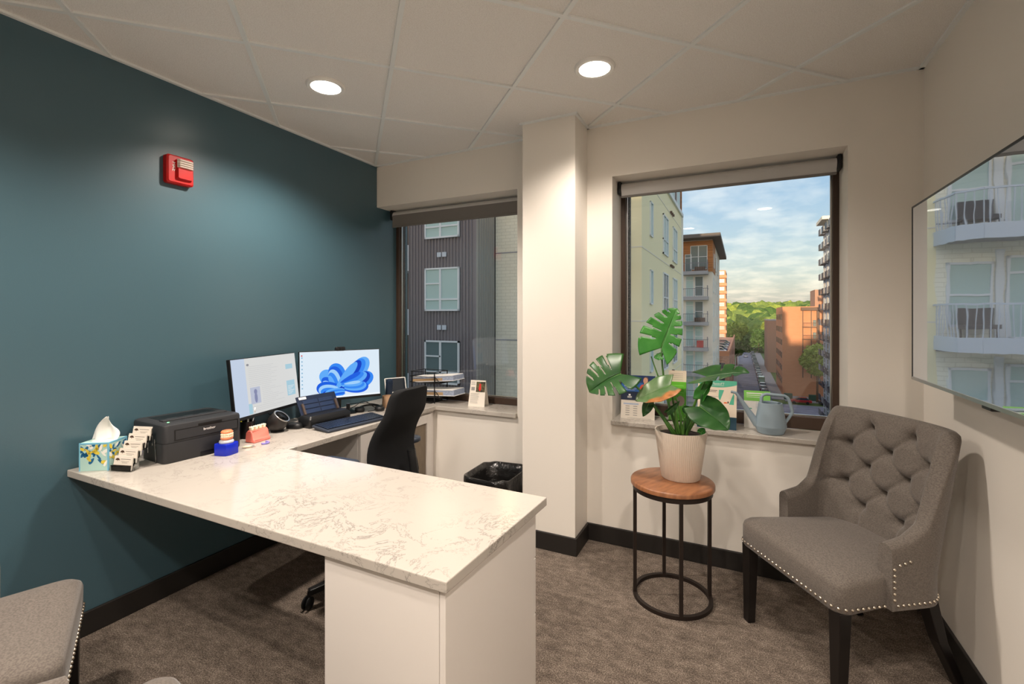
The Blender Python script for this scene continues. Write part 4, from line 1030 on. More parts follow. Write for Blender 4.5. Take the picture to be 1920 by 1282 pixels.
# mint and beige card
t, T = card('beige card with mint green top and dark teal foot on the sill', 1306, 1380, 2.905, .206, .274, 14, M['beigecard'], R(-2))
W = .103
b = MB(); b.T = T; pts = [(-W, -.0006, .274), (-W, -.0006, .252)]+[(x_, -.0006, .234+.018*(x_/W)**2) for x_ in np.linspace(-W, W, 16)]+[(W, -.0006, .274)]; b.add(pts, [tuple(range(len(pts)))]); b.build('mint_arch', M['mint'], t, recalc=False)
strip('teal_foot', T, t, M['deepteal'], [(-W, W, 0, .07)])
tx('MaxenFT', .018, M['white'], .005, .249, .0012, 'CENTER')
strip('arch_line', T, t, M['white'], [(-W*.3, W*.35, .243, .2445)], 3)
strip('body_lines', T, t, M['darkprint'], [(-W*.72, -W*.72+.075, .214, .217), (-W*.72, -W*.72+.07, .206, .209), (-W*.72, -W*.72+.03, .196, .199)])
strip('body_small_lines', T, t, M['greyprint'], [(-W*.72, -W*.72+.08-.01*(k_ % 3), .180-.008*k_, .182-.008*k_) for k_ in range(7)])
b = MB(); b.T = T; b.add([(W*.1, -.0007, .22), (W*.36, -.0007, .22), (W*.18, -.0007, .165), (W*.13, -.0007, .16), (W*.08, -.0007, .18)], [tuple(range(5))]); b.add([(W*.84, -.0007, .205), (W*.88, -.0007, .19), (W*.86, -.0007, .14), (W*.62, -.0007, .14)], [tuple(range(4))]); b.build('mint_shapes', M['mint'], t, recalc=False)
strip('orange_mark', T, t, mat('bright_orange_ink', srgb(236, 110, 50), .6), [(W*.36, W*.52, .145, .152)]); strip('brown_mark', T, t, M['brown'], [(W*.54, W*.6, .146, .157)])
strip('foot_lines', T, t, M['white'], [(-W*.62, W*.15, .043, .047), (-W*.45, W*.08, .034, .038)], 3); strip('foot_mint', T, t, M['mint'], [(-W*.35, -W*.12, .052, .056)], 3)
# white leaflet with lime heading behind the can
t, T = card('white leaflet with lime green heading behind the watering can', 1397, 1443, 3.02, .135, .21, 9, M['white'], R(2))
W = .0675
strip('lime_heading', T, t, M['green2'], [(-W, W, .152, .21)]); strip('heading_lines', T, t, M['white'], [(-W*.8, W*.7, .192, .198), (-W*.8, W*.55, .182, .185), (-W*.8, W*.3, .172, .174)], 2)
strip('body_lines', T, t, M['linepale'], [(-W*.1, W*.7, .14-.009*k_, .142-.009*k_) for k_ in range(4)]+[(-W*.8, W*.8, .06, .0612)]); strip('logo', T, t, M['midblue'], [(-W*.15, W*.25, .028, .033)])
strip('mint_swash', T, t, M['mint'], [(-W, -W*.4, .105, .111)])

t = thing('watering_can', 'grey blue plastic watering can with long thin spout on the sill', 'watering can', (.145, 2.925, ZS), R(14))
def oct_(r_, z, n=8): return [(r_*math.cos(R(22.5+360*i/n)), r_*math.sin(R(22.5+360*i/n)), z) for i in range(n)]
def rc(r_, z, n=32): return [(r_*math.cos(2*math.pi*i/n), r_*math.sin(2*math.pi*i/n), z) for i in range(n)]
MB().loft([rc(.058, 0), rc(.064, .004), rc(.078, .038), rc(.0785, .044), rc(.0575, .165), rc(.055, .167), rc(.053, .163), rc(.072, .045), rc(.058, .008)], cap1=True).build('body', M['can'], t, smooth=30)
MB().tube([(-.066, 0, .045), (-.10, 0, .095), (-.155, 0, .185), (-.175, 0, .213), (-.20, 0, .219)], [.021, .017, .009, .0075, .0075], 14).build('spout', M['can'], t, smooth=60)
MB().tube([(-.046, 0, .155), (-.045, 0, .195), (-.036, 0, .207), (-.02, 0, .212), (.07, 0, .205), (.085, 0, .195), (.095, 0, .175), (.108, 0, .125), (.107, 0, .112), (.072, 0, .055)], [.0085]*9+[.007], 12).build('handle', M['can'], t, smooth=60)

# ------------------------------------------------------------------ office chair and bin
t = thing('office_chair', 'black high back office chair pushed in at the desk', 'office chair', (-1.72, 1.92, 0), R(93))
# local: faces +Y (towards the monitors), back at -Y
def bk(v, k_=1.0):
    z = .56+.475*v; wd = .182*(1-.24*v**2.0)*(1 if v > .12 else .84+1.33*v)*k_; th_ = .026*(.6+.4*k_); y0 = -.155+.055*math.sin(math.pi*max(0, min(1, v*1.35)))-.06*max(v, 0)**1.7
    return [(x_, y0+y_+.9*x_*x_, z) for x_, y_ in rrect(-wd, wd, -th_, th_, th_*.95, 6)]
def sub(l):                                    # extra points along the long sides so that they can curve
    out = []
    for p, q in zip(l, l[1:]+l[:1]):
        p, q = Vector(p), Vector(q); n_ = 8 if (q-p).length > .08 else 1
        for i_ in range(n_):
            r_ = p+(q-p)*i_/n_
            if n_ > 1: r_.y = (p.y-.9*p.x**2)+.9*r_.x**2
            out.append(tuple(r_))
    return out
b = MB(); b.loft([sub(bk(v, k_)) for v, k_ in [(-.02, .80), (0, .92), (.03, 1)]+[(v, 1) for v in np.linspace(.1, .9, 14)]+[(.94, .985), (.97, .95), (.99, .88), (1.0, .76)]])
b.build('backrest', M['mesh'], t, smooth=60)
MB().loft([[(x_*k_, y*k_+.045, z) for x_, y in rrect(-.24, .24, -.225, .225, .07, 6)] for z, k_ in ((.43, .9), (.44, .98), (.48, 1), (.505, .97), (.515, .85))]).build('seat', M['mesh'], t, smooth=True)
b = MB(); b.bar((0, -.02, .42), (0, -.215, .43), .07, .02); b.tube([(0, -.21, .43), (0, -.235, .55), (0, -.205, .72)], .022, 10); b.build('back_support', M['black'], t, smooth=40)
for s in (-1, 1):
    b = MB(); b.tube([(s*.18, .05, .44), (s*.25, .05, .46), (s*.26, .05, .56), (s*.26, .05, .68)], .017, 10); b.build('arm_post', M['black'], t, smooth=40)
    MB().loft([[(x_+s*.255, y+.03, z) for x_, y in rrect(-.042*k_, .042*k_, -.11*k_, .11*k_, .035*k_, 5)] for z, k_ in ((.68, .92), (.688, 1), (.702, 1), (.71, .94))]).build('arm_pad', mat('arm_pad', srgb(46, 54, 66), .4), t, smooth=True)
MB().lathe([(.028, .09), (.028, .24), (.018, .24), (.018, .43)], n=20).build('gas_column', M['black'], t, smooth=40)
for k_ in range(5):
    a = R(72*k_+10); c_, s_ = math.cos(a), math.sin(a)
    MB().loft([[(c_*d-s_*q_, s_*d+c_*q_, z+e_) for q_, e_ in ((-w_, -.014), (w_, -.014), (w_, .014), (-w_, .014))] for d, z, w_ in ((.02, .105, .026), (.18, .095, .021), (.355, .08, .016))]).build('base_spoke', M['black'], t, bevel=.004)
    cs = MB(); cs.T = Matrix.Translation((c_*.36, s_*.36, .03)) @ Matrix.Rotation(a+.6, 4, 'Z') @ Matrix.Rotation(R(90), 4, 'X')
    for q_ in (-.017, .006): cs.lathe([(.024, q_), (.0295, q_+.003), (.0295, q_+.009), (.024, q_+.012)], n=18)
    cs = cs.build('caster', M['black'], t, smooth=40)
    MB().tube([(c_*.36, s_*.36, .035), (c_*.352, s_*.352, .085)], .009, 8).build('stem', M['black2'], cs)

t = thing('waste_bin', 'black waste bin with a crumpled bin liner beside the column', 'waste bin', (-1.415, 2.665, 0), 0)
def rl(hx, hy, z, r_=.075, dz=0, k_=0):
    return [(x_*(1+k_*mnoise.noise((x_*14, y*14, z*9))), y*(1+k_*mnoise.noise((x_*14+5, y*14, z*9))), z+dz*mnoise.noise((x_*16, y*16, 3))) for x_, y in rrect(-hx, hx, -hy, hy, r_, 9)]
MB().loft([rl(.115, .13, 0), rl(.118, .133, .006), rl(.148, .17, .385), rl(.152, .174, .39), rl(.148, .17, .392), rl(.114, .13, .02)]).build('bin_body', M['bin'], t, smooth=40)
MB().loft([rl(.156, .180, .25, dz=.05, k_=.05), rl(.160, .184, .32, dz=.01, k_=.04), rl(.162, .186, .385, dz=.012, k_=.02), rl(.16, .184, .405, dz=.014, k_=.02), rl(.150, .174, .405, dz=.016, k_=.02), rl(.135, .155, .36, dz=.012, k_=.12), rl(.115, .14, .25, k_=.14), rl(.10, .12, .12, k_=.14)], cap0=False).build('bin_liner', M['bag'], t, smooth=True)

# ------------------------------------------------------------------ the street outside
ZG = -19.0
def em(n, c, r_=.8, **k): return mat(n, srgb(*c), r_, **k)
X = dict(
    asphalt=em('asphalt', (132, 132, 146), .9, var=(srgb(116, 116, 130), .3, 4, .4, .6)), pave=em('pavement', (150, 146, 146), .9), lawn=em('verge_grass', (96, 112, 56), .95, var=(srgb(70, 92, 44), .4, 4, .4, .6)),
    metal=em('dark_ribbed_metal', (136, 128, 130), .55), metal2=em('grey_ribbed_metal', (162, 158, 150), .6),
    cream=em('cream_render', (255, 244, 202), .85), beige=em('beige_render', (238, 231, 216), .85), trimw=em('white_trim', (232, 236, 238), .6), slab=em('grey_concrete', (164, 164, 168), .8),
    pane=em('far_glass', (186, 212, 208), .3, spec=.4), paned=em('far_glass_dark', (104, 122, 124), .25), wood=em('wood_siding', (190, 128, 72), .7, var=(srgb(160, 100, 54), 2, 3, .4, .6, (.2, .2, 6))), roof=em('dark_roof', (92, 88, 86), .7),
    orange=em('orange_brick', (212, 150, 116), .85), redb=em('red_brick', (196, 150, 126), .85, var=(srgb(170, 126, 106), 1.2, 4, .4, .6, (1, 1, 4))), brownb=em('brown_brick', (170, 134, 114), .85), brownm=em('brown_metal', (96, 74, 60), .6),
    tower=em('tower_concrete', (158, 162, 178), .8), towerd=em('tower_dark', (52, 56, 68), .5), rail=em('grey_rail', (122, 122, 128), .6), railw=em('white_rail', (206, 214, 224), .5), redch=em('red_cloth', (206, 50, 48), .8),
    bark=em('bark', (140, 112, 88), .9), bin=em('green_box', (64, 92, 74), .7))
def brick_mat(name, c, c2, row):
    m = mat(name, srgb(*c), .8); t = m.node_tree; b = t.nodes['Principled BSDF']; tc = t.nodes.new('ShaderNodeTexCoord'); s = t.nodes.new('ShaderNodeSeparateXYZ'); t.links.new(tc.outputs['Object'], s.inputs[0])
    cb = t.nodes.new('ShaderNodeCombineXYZ'); a = t.nodes.new('ShaderNodeMath'); a.operation = 'ADD'; t.links.new(s.outputs['X'], a.inputs[0]); t.links.new(s.outputs['Y'], a.inputs[1]); t.links.new(a.outputs[0], cb.inputs[0]); t.links.new(s.outputs['Z'], cb.inputs[1])
    k = t.nodes.new('ShaderNodeTexBrick'); k.inputs['Scale'].default_value = 1; k.inputs['Brick Width'].default_value = row*3; k.inputs['Row Height'].default_value = row; k.inputs['Mortar Size'].default_value = row*.07
    k.inputs['Color1'].default_value = srgb(*c); k.inputs['Color2'].default_value = srgb(*[q-5 for q in c]); k.inputs['Mortar'].default_value = srgb(*c2)
    t.links.new(cb.outputs[0], k.inputs['Vector']); t.links.new(k.outputs['Color'], b.inputs['Base Color']); return m
X['wbrick'] = brick_mat('white_brick', (255, 251, 232), (232, 228, 208), .14)
X['obrick'] = brick_mat('sunlit_brick', (204, 144, 106), (188, 134, 102), .3)

struct(MB().box(-900, 900, 3.5, 2600, ZG-1, ZG-.02).build('ground', X['lawn']), 'grassy ground below the building')
b = MB(); b.box(-.9, 6.8, 5, 330, ZG-.02, ZG); b.box(-300, 300, 108, 126, ZG-.02, ZG+.005); b.box(-30, 60, 322, 345, ZG-.02, ZG+.004)
struct(b.build('road', X['asphalt']), 'grey asphalt street running away from the building')
b = MB(); b.box(-2.7, -.9, 5, 107, ZG, ZG+.15); b.box(6.8, 9.4, 5, 107, ZG, ZG+.15); b.box(-2.2, -.9, 127, 320, ZG, ZG+.15); b.box(6.8, 9.6, 132, 320, ZG, ZG+.15); b.box(9.6, 60, 130, 138.8, ZG, ZG+.15)
struct(b.build('pavement', X['pave']), 'pale pavements either side of the street')
# our own building around the room, which shades the street from the low sun
b = MB(); b.box(-34, 34, -14, 3.2, 3.0, 4.2); b.box(-34, 34, -14, 3.2, ZG, -.4); b.box(-34, XL-.25, -14, 3.2, -.4, 3.0); b.box(XR+.25, 34, -14, 3.2, -.4, 3.0); b.box(XL-.25, XR+.25, -14, YF-.25, -.4, 3.0)
struct(b.build('wall_building', em('pale_concrete', (218, 214, 206), .9)), 'concrete storeys of the office building above and below the room')

b = MB(); b.box(-70, 70, -100, -82, ZG, 16); [b.box(x_, x_+9, -96, -84, 16, 17.5) for x_ in (-50, -12, 30)]  # unseen block added to keep low sun off the facades and street
o = b.build('unseen_shade_block', em('shade_block_brick', (170, 140, 120), .85)); struct(o, 'unseen flat roofed block added behind the office to shade the street')

def win(kind, parent, loc, rz, w_, h_, glass='pane', trim='trimw', cache={}):
    key = (kind, round(w_, 2), round(h_, 2), glass, trim)
    if key not in cache:
        f = .07 if w_ > .9 else .05
        fr = MB(); fr.box(-w_/2, -w_/2+f, -.06, .02, 0, h_); fr.box(w_/2-f, w_/2, -.06, .02, 0, h_); fr.box(-w_/2, w_/2, -.06, .02, 0, f); fr.box(-w_/2, w_/2, -.06, .02, h_-f, h_)
        if kind == 'six':
            fr.box(-.12, -.02, -.055, .02, 0, h_); fr.box(-w_/2, w_/2, -.055, .02, h_*.25, h_*.25+.07); fr.box(-w_/2, -.05, -.055, .02, h_*.62, h_*.62+.06)
        elif kind == 'four': fr.box(-.10, .0, -.055, .02, 0, h_); fr.box(-w_/2, w_/2, -.055, .02, h_*.52, h_*.52+.06)
        elif kind == 'two': fr.box(-w_/2, w_/2, -.055, .02, h_*.36, h_*.36+.06); fr.box(-.03, .03, -.055, .02, 0, h_)
        elif kind == 'sash': fr.box(-w_/2, w_/2, -.055, .02, h_*.48, h_*.48+.06)
        elif kind == 'door': fr.box(-w_/2, w_/2, -.055, .02, h_*.78, h_*.78+.07)
        a = fr.build('window', X[trim], parent); p = MB().box(-w_/2+.01, w_/2-.01, -.012, .01, .01, h_-.01).build('pane', X[glass], a)
        cache[key] = a; o = a
    else: o = copy_tree(cache[key], parent)
    o.location = Vector(loc)-parent.location; o.rotation_euler = (0, 0, rz); return o
FS, FE, FW = 0, R(90), R(-90)         # facing the room, the street (east), west
def ribbed(b, p, u, n, w_, z0, z1, pitch=.16, dep=.05):
    """vertical ribbed cladding: p start, u along, n outward"""
    p, u, n = Vector(p), Vector(u), Vector(n); k = int(w_/pitch); prof = []
    for i in range(k):
        s = i*pitch
        for q, d in ((0, 0), (.08, dep), (.08+pitch*.45, dep), (.08+pitch*.45+.01, 0)): prof.append(p+u*min(s+q*.5, w_)+n*d)
    prof.append(p+u*w_); m = len(prof)
    b.add([(q.x, q.y, z) for z in (z0, z1) for q in prof], [(i, i+1, m+i+1, m+i) for i in range(m-1)])

# --- corner apartment block across the street
YD, YW, XC, XD = 16.7, 18.3, -3.41, -9.78
B = thing('apartment_block', 'apartment block of dark ribbed metal, white brick and cream render across the street', 'building', (-8, 24, ZG))
def W(b): b.T = Matrix.Translation(-Vector(B.location)); return b
b = W(MB()); ribbed(b, (-13.25, YD, 0), (1, 0, 0), (0, -1, 0), 13.25+XD, ZG, 16); b.build('metal_cladding', X['metal'], B)
b = W(MB()); ribbed(b, (XD, YD, 0), (0, 1, 0), (1, 0, 0), YW-YD, ZG, 16, .2); b.build('metal_return', X['metal2'], B)
b = W(MB()); b.box(-13.25, XD-.03, YD+.03, 30, ZG, 16); b.build('metal_block_core', X['metal'], B)
b = W(MB()); b.box(XD+.05, -4.0, YW, 31.8, ZG, 14); b.build('white_brick_wall', X['wbrick'], B)
b = W(MB())
for z in (3.9+.25, .9+.15-2.9+2.2, 7.2, -2.6): b.box(XD+.06, -4.0, YW-.012, YW, z, z+.05)
b.build('brick_joint', X['slab'], B)
for k in range(-3, 4):
    z = 1.63+3.1*k; win('six', B, (-11.42, YD-.07, z), FS, 1.75, 1.84, 'pane' if k != -1 else 'paned')
    for s in (-.13, .13):
        v = W(MB()); v.box(-11.44+s-.1, -11.44+s+.1, YD-.09, YD-.05, z+2.3, z+2.5); v.build('vent', X['railw'], B)
# cream street side
b = W(MB()); b.box(-4.0, XC, YW, 31.8, ZG, 7.75); b.build('cream_wall', X['cream'], B)
b = W(MB())
for k in range(-5, 2): b.box(-4.0, XC+.012, YW-.012, 31.8, 4.05+2.85*k, 4.09+2.85*k)
b.build('render_joint', X['beige'], B)
b = W(MB()); b.box(-4.1, XC+.1, 22.8, 31.9, 7.75, 7.95); b.build('cornice', X['trimw'], B)
b = W(MB()); b.box(-4.05, XC-.05, 23, 31.7, 7.95, 11.2); b.build('upper_storey', X['brownm'], B)
b = W(MB()); b.box(-4.0, XC+.02, 31.5, 31.75, 7.95, 11.4); b.build('corner_post', X['wood'], B)
for y in (25.0, 27.6, 30.2): win('sash', B, (XC-.06, y, 8.1), FE, 1.5, 2.6, 'pane')
for k in range(-6, 2):
    z = 1.55+2.85*k
    win('slot', B, (XC, 20.35, z+.35), FE, .62, 1.45, 'pane'); win('two', B, (XC, 24.5, z+.05), FE, 1.7, 1.95, 'pane' if k > 0 else 'paned'); win('two', B, (XC, 28.2, z+.05), FE, 1.8, 1.95, 'pane' if k > -1 else 'paned')
    v = W(MB())
    for s in (0, .45, .9): v.box(XC, XC+.12, 26.2+s, 26.32+s, z+2.5, z+2.62)
    v.build('lamp_bracket', X['brownm'], B)
b = W(MB()); b.box(XC, XC+.1, 31.6, 31.75, ZG, 7.7); b.build('downpipe', X['trimw'], B)
# balconies on the white brick, seen in the television
for k in range(-3, 4):
    z = .74+3.1*k
    pts = [(-7.9, YW), (-7.9, 17.2), (-7.2, 16.9), (-4.6, 16.9), (-4.1, 17.15), (-3.95, YW)]
    v = W(MB()); v.prism(pts, z-.28, z); sl = v.build('balcony', X['slab'], B)
    f = W(MB())
    for (x0, y0), (x1, y1) in zip(pts[:-1], pts[1:]):
        d = Vector((x1-x0, y1-y0)); n_ = max(1, int(d.length/.14))
        f.bar((x0, y0, z+1.0), (x1, y1, z+1.0), .05)
        for i in range(n_): q = (x0+d.x*i/n_, y0+d.y*i/n_); f.bar((q[0], q[1], z), (q[0], q[1], z+1.0), .022)
    f.build('railing', X['railw'], sl)
    f = W(MB())
    for (x0, y0), (x1, y1) in zip(pts[:-1], pts[1:]): f.bar((x0, y0, z-.13), (x1, y1, z-.13), .04, .42)
    f.build('fascia', X['railw'], sl)
    win('sash', B, (-4.75, YW-.01, z+.35), FS, 1.0, 1.9, 'pane'); win('door', B, (-6.1, YW-.01, z), FS, 1.1, 2.4, 'pane'); win('sash', B, (-7.3, YW-.01, z+.4), FS, .9, 1.85, 'pane')
    b = W(MB()); b.box(-5.5, -5.3, YW-.06, YW, z, z+2.6); b.build('white_pier', X['trimw'], B)
    b = W(MB()); b.box(-5.2, -4.4, 17.6, 18.1, z+.3, z+.42); b.box(-5.2, -4.4, 18.05, 18.12, z+.42, z+.9); [b.bar((x_, y_, z), (x_, y_, z+.3), .05) for x_ in (-5.15, -4.45) for y_ in (17.65, 18.05)]; b.build('bench', X['towerd'], sl)
# building beyond the dark block at far left
B2 = thing('far_apartment_wing', 'pale apartment wing with stacked balconies left of the dark metal facade', 'building', (-16, 22, ZG))
b = MB(); b.T = Matrix.Translation(-Vector(B2.location)); b.box(-19, -13.3, 19.2, 24, ZG, 15); b.build('wall', X['brownm'], B2)
for k in range(-3, 5):
    b = MB(); b.T = Matrix.Translation(-Vector(B2.location)); b.box(-18, -13.6, 18.2, 19.2, .5+3.1*k, .75+3.1*k); b.box(-18, -13.6, 18.2, 18.25, .75+3.1*k, 1.75+3.1*k); b.build('balcony', X['railw'], B2)

# --- tower with stacked balconies down the street
YT = 63.5
B = thing('balcony_tower', 'beige apartment tower with stacked grey balconies and flat overhanging roof', 'building', (-8, 74, ZG))
b = W(MB()); b.box(-14, -3.2, YT, 85, ZG, 11.0); b.build('wall', X['beige'], B)
b = W(MB()); b.box(-14, -3.15, YT-.15, 70, 7.0, 10.9); b.build('wood_storey', X['wood'], B)
b = W(MB()); b.box(-15, -2.2, YT-2.2, 87, 11.0, 11.45); b.build('roof', X['roof'], B)
for i, px_ in enumerate((-8.0,)):
    pass
for k in range(0, 9):
    z = 7.0-3.15*k
    v = W(MB()); v.box(-6.65, -3.62, YT-1.6, YT, z-.42, z); sl = v.build('balcony', X['slab'], B)
    f = W(MB()); f.bar((-6.6, YT-1.55, z+1.0), (-3.67, YT-1.55, z+1.0), .06)
    for i in range(15): f.bar((-6.6+.209*i, YT-1.55, z), (-6.6+.209*i, YT-1.55, z+1), .03)
    for x_ in (-6.6, -3.67): f.bar((x_, YT-1.55, z+1.0), (x_, YT, z+1.0), .06); f.bar((x_, YT-1.55, z), (x_, YT-1.55, z+1.35), .1)
    f.build('railing', X['rail'], sl)
    if k: win('door', B, (-5.85, YT-.02, z+.05), FS, .95, 2.6, 'pane'); win('sash', B, (-4.75, YT-.02, z+.1), FS, 1.0, 2.5, 'pane' if k > 2 else 'paned')
    else:
        win('four', B, (-4.75, YT-.2, z+.3), FS, 2.0, 3.0, 'paned'); win('door', B, (-6.0, YT-.2, z+.05), FS, .8, 2.2, 'paned')
    for y in (66.5, 72, 78): win('sash', B, (-3.2 if k else -3.15, y, z+.6), FE, 1.4, 1.9, 'pane')
    if k in (0, 2): f = W(MB()); f.box(-5.2, -4.0, YT-1.2, YT-.5, z+.02, z+.55); f.build('balcony_furniture', X['brownm'], sl)
    if k == 3: f = W(MB()); f.box(-4.9, -4.2, YT-1.3, YT-.6, z+.02, z+.85); f.build('red_chair', X['redch'], sl)

# --- orange tower, parking deck, brick buildings, dark tower
B = thing('orange_brick_tower', 'tall sunlit orange brick tower behind the parking deck', 'building', (-12, 218, ZG))
b = W(MB()); b.box(-24, -5.6, 210, 228, ZG, 20.2); b.build('wall', X['orange'], B)
for k in range(-5, 6):
    v = W(MB()); v.box(-8.2, -5.2, 208.8, 210, 1+3.2*k, 2.1+3.2*k); v.build('balcony', X['orange'], B)
    win('sash', B, (-7.0, 209.9, 2.3+3.2*k), FS, 2.0, 1.6, 'paned', 'orange')
B = thing('parking_deck', 'brick parking deck with cars on its open roof left of the street', 'building', (-12, 150, ZG))
b = W(MB()); b.box(-30, -2.1, 104, 198, ZG, -6.6); b.build('wall', X['redb'], B)
b = W(MB()); b.box(-30, -2.1, 104, 104.3, -6.6, -5.6); b.box(-2.4, -2.1, 104.3, 198, -6.6, -5.6); b.build('parapet', X['orange'], B)
for k in range(4):
    v = W(MB()); v.box(-14, -2.9, 103.9, 104.1, -9.2-3*k, -8.0-3*k); v.build('deck_opening', X['towerd'], B)
    v = W(MB()); v.box(-2.2, -2.05, 107, 196, -9.2-3*k, -8.2-3*k); v.build('side_opening', X['brownb'], B)

B = thing('brick_building', 'sunlit orange brick building with iron fire balconies right of the street', 'building', (14, 150, ZG))
b = W(MB()); b.box(9.6, 30, 139, 163, ZG, 3.9); b.build('wall', X['obrick'], B)
b = W(MB()); b.box(17.6, 30, 138.6, 139, -14, 5.3); b.build('side_bay', X['obrick'], B)
b = W(MB()); b.box(16.9, 22, 141, 150, 3.9, 8.2); b.build('roof_house', X['brownb'], B)
b = W(MB()); b.box(13.6, 17.5, 137.9, 139, 2.9, 3.7); b.build('canopy', X['brownm'], B)
for x_ in (13.9, 15.7): b = W(MB()); b.box(x_, x_+.18, 138.0, 138.2, -14, 2.9); b.build('post', X['brownm'], B)
b = W(MB()); b.box(17.0, 17.6, 138.2, 139, -14, 3.0); b.build('post', X['brownm'], B)
for k in range(4):
    z = -1.2-3.1*k
    v = W(MB()); v.box(13.9, 17.2, 137.9, 139, z-.15, z); fb = v.build('fire_balcony', X['brownm'], B)
    f = W(MB()); f.bar((13.9, 137.95, z+1), (17.2, 137.95, z+1), .06); [f.bar((13.9+.3*i, 137.95, z), (13.9+.3*i, 137.95, z+1), .05) for i in range(12)]; f.build('railing', X['brownm'], fb)
    win('sash', B, (16.6, 138.98, z+.1), FS, .7, 1.6, 'paned', 'brownm'); win('sash', B, (18.6, 138.55, z+.3), FS, 1.1, 1.6, 'paned', 'brownm')
for k in range(6):
    for j in range(5):
        win('sash', B, (9.6, 141.5+4.6*j, -16+3.3*k), FW, 2.2, 1.5, 'paned', 'brownm')
B = thing('low_brick_block', 'low brown brick block behind the sunlit brick building', 'building', (12, 205, ZG))
b = W(MB()); b.box(8.8, 24, 195, 222, ZG, -.2); b.build('wall', X['brownb'], B)
b = W(MB()); b.box(8.7, 24.1, 194.9, 222.1, -.2, .3); b.build('parapet', X['slab'], B)

B = thing('dark_tower', 'tall grey tower with rows of small balconies at the right window edge', 'building', (22, 100, ZG))
b = W(MB()); b.box(14.6, 32, 86, 110, ZG, 19.5); b.build('wall', X['tower'], B)
b = W(MB()); b.box(13.6, 32, 104, 111.5, 19.5, 20.1); b.build('cornice', X['beige'], B)
b = W(MB()); b.box(14.9, 32, 86, 104, 19.5, 25.5); b.build('top_storey', X['tower'], B)
for k in range(13):
    z = -17.5+2.9*k
    for y in (88.5, 92.5, 96.5, 100.5, 104.5, 108.2):
        v = W(MB()); v.box(13.7, 14.6, y-1.2, y+1.2, z-.18, z); v.box(13.7, 13.78, y-1.2, y+1.2, z, z+.95); v.build('balcony', X['towerd'] if (k+int(y)) % 3 else X['rail'], B)
        win('sash', B, (14.6, y, z+.1), FW, 1.8, 2.2, 'paned')

# --- trees
def foliage_mat(name, c1, c2): return mat(name, srgb(*c1), .9, spec=.2, var=(srgb(*c2), .8, 8, .36, .64), bump=(1.1, 1.0))
F1, F2, F3 = foliage_mat('foliage_lime', (160, 174, 80), (118, 142, 60)), foliage_mat('foliage_deep', (86, 118, 58), (60, 90, 44)), foliage_mat('foliage_mid', (132, 152, 78), (92, 120, 60))
def crown(b, c, r_, n, rr, leaf_=.35):
    for i in range(n):
        d = Vector((rr.gauss(0, 1), rr.gauss(0, 1), rr.gauss(0, 1))).normalized()*rr.uniform(.35, 1)**.5
        p = Vector(c)+Vector((d.x*r_[0], d.y*r_[1], d.z*r_[2])); s = leaf_*rr.uniform(.6, 1.4)
        u = Vector((rr.uniform(-1, 1), rr.uniform(-1, 1), rr.uniform(-1, 1))).normalized(); v = u.orthogonal().normalized()
        b.add([p-u*s, p+v*s*.6, p+u*s, p-v*s*.6], [(0, 1, 2, 3)])
def tree(label, x_, y, h_, r_, m, n, seed, leaf_=.35, zt=None, lean=0):
    t = thing('street_tree', label, 'tree', (x_, y, ZG), group='street trees'); rr = random.Random(seed)
    MB().tube([(0, 0, 0), (lean*.3, 0, h_*.3), (lean*.6, 0, h_*.55), (lean, 0, h_*.8)], [.28, .22, .16, .06], 8).build('trunk', X['bark'], t, smooth=True)
    b = MB(); c = (lean*.8, 0, h_-r_*1.15)
    crown(b, c, (r_, r_, r_*1.2), n, rr, leaf_)
    for k in range(7):
        a = rr.uniform(0, 6.28); crown(b, (c[0]+r_*.7*math.cos(a), r_*.7*math.sin(a), c[2]+rr.uniform(-.8, .8)*r_), (r_*.5,)*3, n//6, rr, leaf_)
    tag(b.build('foliage', m, t, recalc=False), kind='stuff')
tree('lime green street tree in front of the sunlit brick building', 16.2, 131, 14.0, 3.3, F1, 1500, 4, .3)
tree('dark green tree at the far end of the street', 9.0, 300, 13, 7.5, F2, 1400, 5, .8)
tree('lime green tree left of the dark tree at the street end', -3.5, 310, 17, 7, F1, 1300, 6, .8)
tree('lime green tree right of the dark tree at the street end', 17.5, 318, 19, 7.5, F1, 1300, 8, .8)
tree('small dark tree beside the parking deck corner', -1.6, 215, 11, 3.0, F2, 900, 9, .45)

# wooded hill behind
def hill(x_, y): return ZG + 40*(1-math.exp(-max(0, y-330)/700.0)) + 4*math.sin(x_*.004+1)*min(1, max(0, y-330)/500)
b = MB(); b.grid(40, 40, lambda u, v: (-700+1700*u, 335+1700*v*v, hill(-700+1700*u, 335+1700*v*v)))
struct(b.build('hillside', X['lawn'], smooth=True), 'wooded hill on the horizon')
bm = bmesh.new(); bmesh.ops.create_icosphere(bm, subdivisions=2, radius=1); ico_v = [v.co.copy() for v in bm.verts]; ico_f = [tuple(v.index for v in f.verts) for f in bm.faces]; bm.free()
woods = [MB(), MB(), MB()]; rr = random.Random(11)
for i in range(1500):
    y = 345+1500*rr.random()**1.7; x_ = rr.uniform(-.28*y-20, .42*y+30)
    if y < 385 and -20 < x_ < 35: continue
    r_ = rr.uniform(4.5, 8.5)*(1+y/3000); c = Vector((x_, y, hill(x_, y)+r_*.75)); o3 = Vector((rr.uniform(0, 99),)*3)
    b = woods[rr.choice((0, 1, 2, 2))]; b.add([c+Vector((v.x, v.y, v.z*1.1))*r_*(1+.38*mnoise.noise(v*2.2+o3)) for v in ico_v], ico_f)
wd = thing('woodland', 'dense green woodland covering the hill at the horizon', 'trees', (20, 600, ZG)); wd['kind'] = 'stuff'
for b, m in zip(woods, (F1, F2, F3)):
    b.v = [(p[0]-20, p[1]-600, p[2]-ZG) for p in b.v]; tag(b.build('tree_crowns', m, wd, recalc=False), kind='stuff')

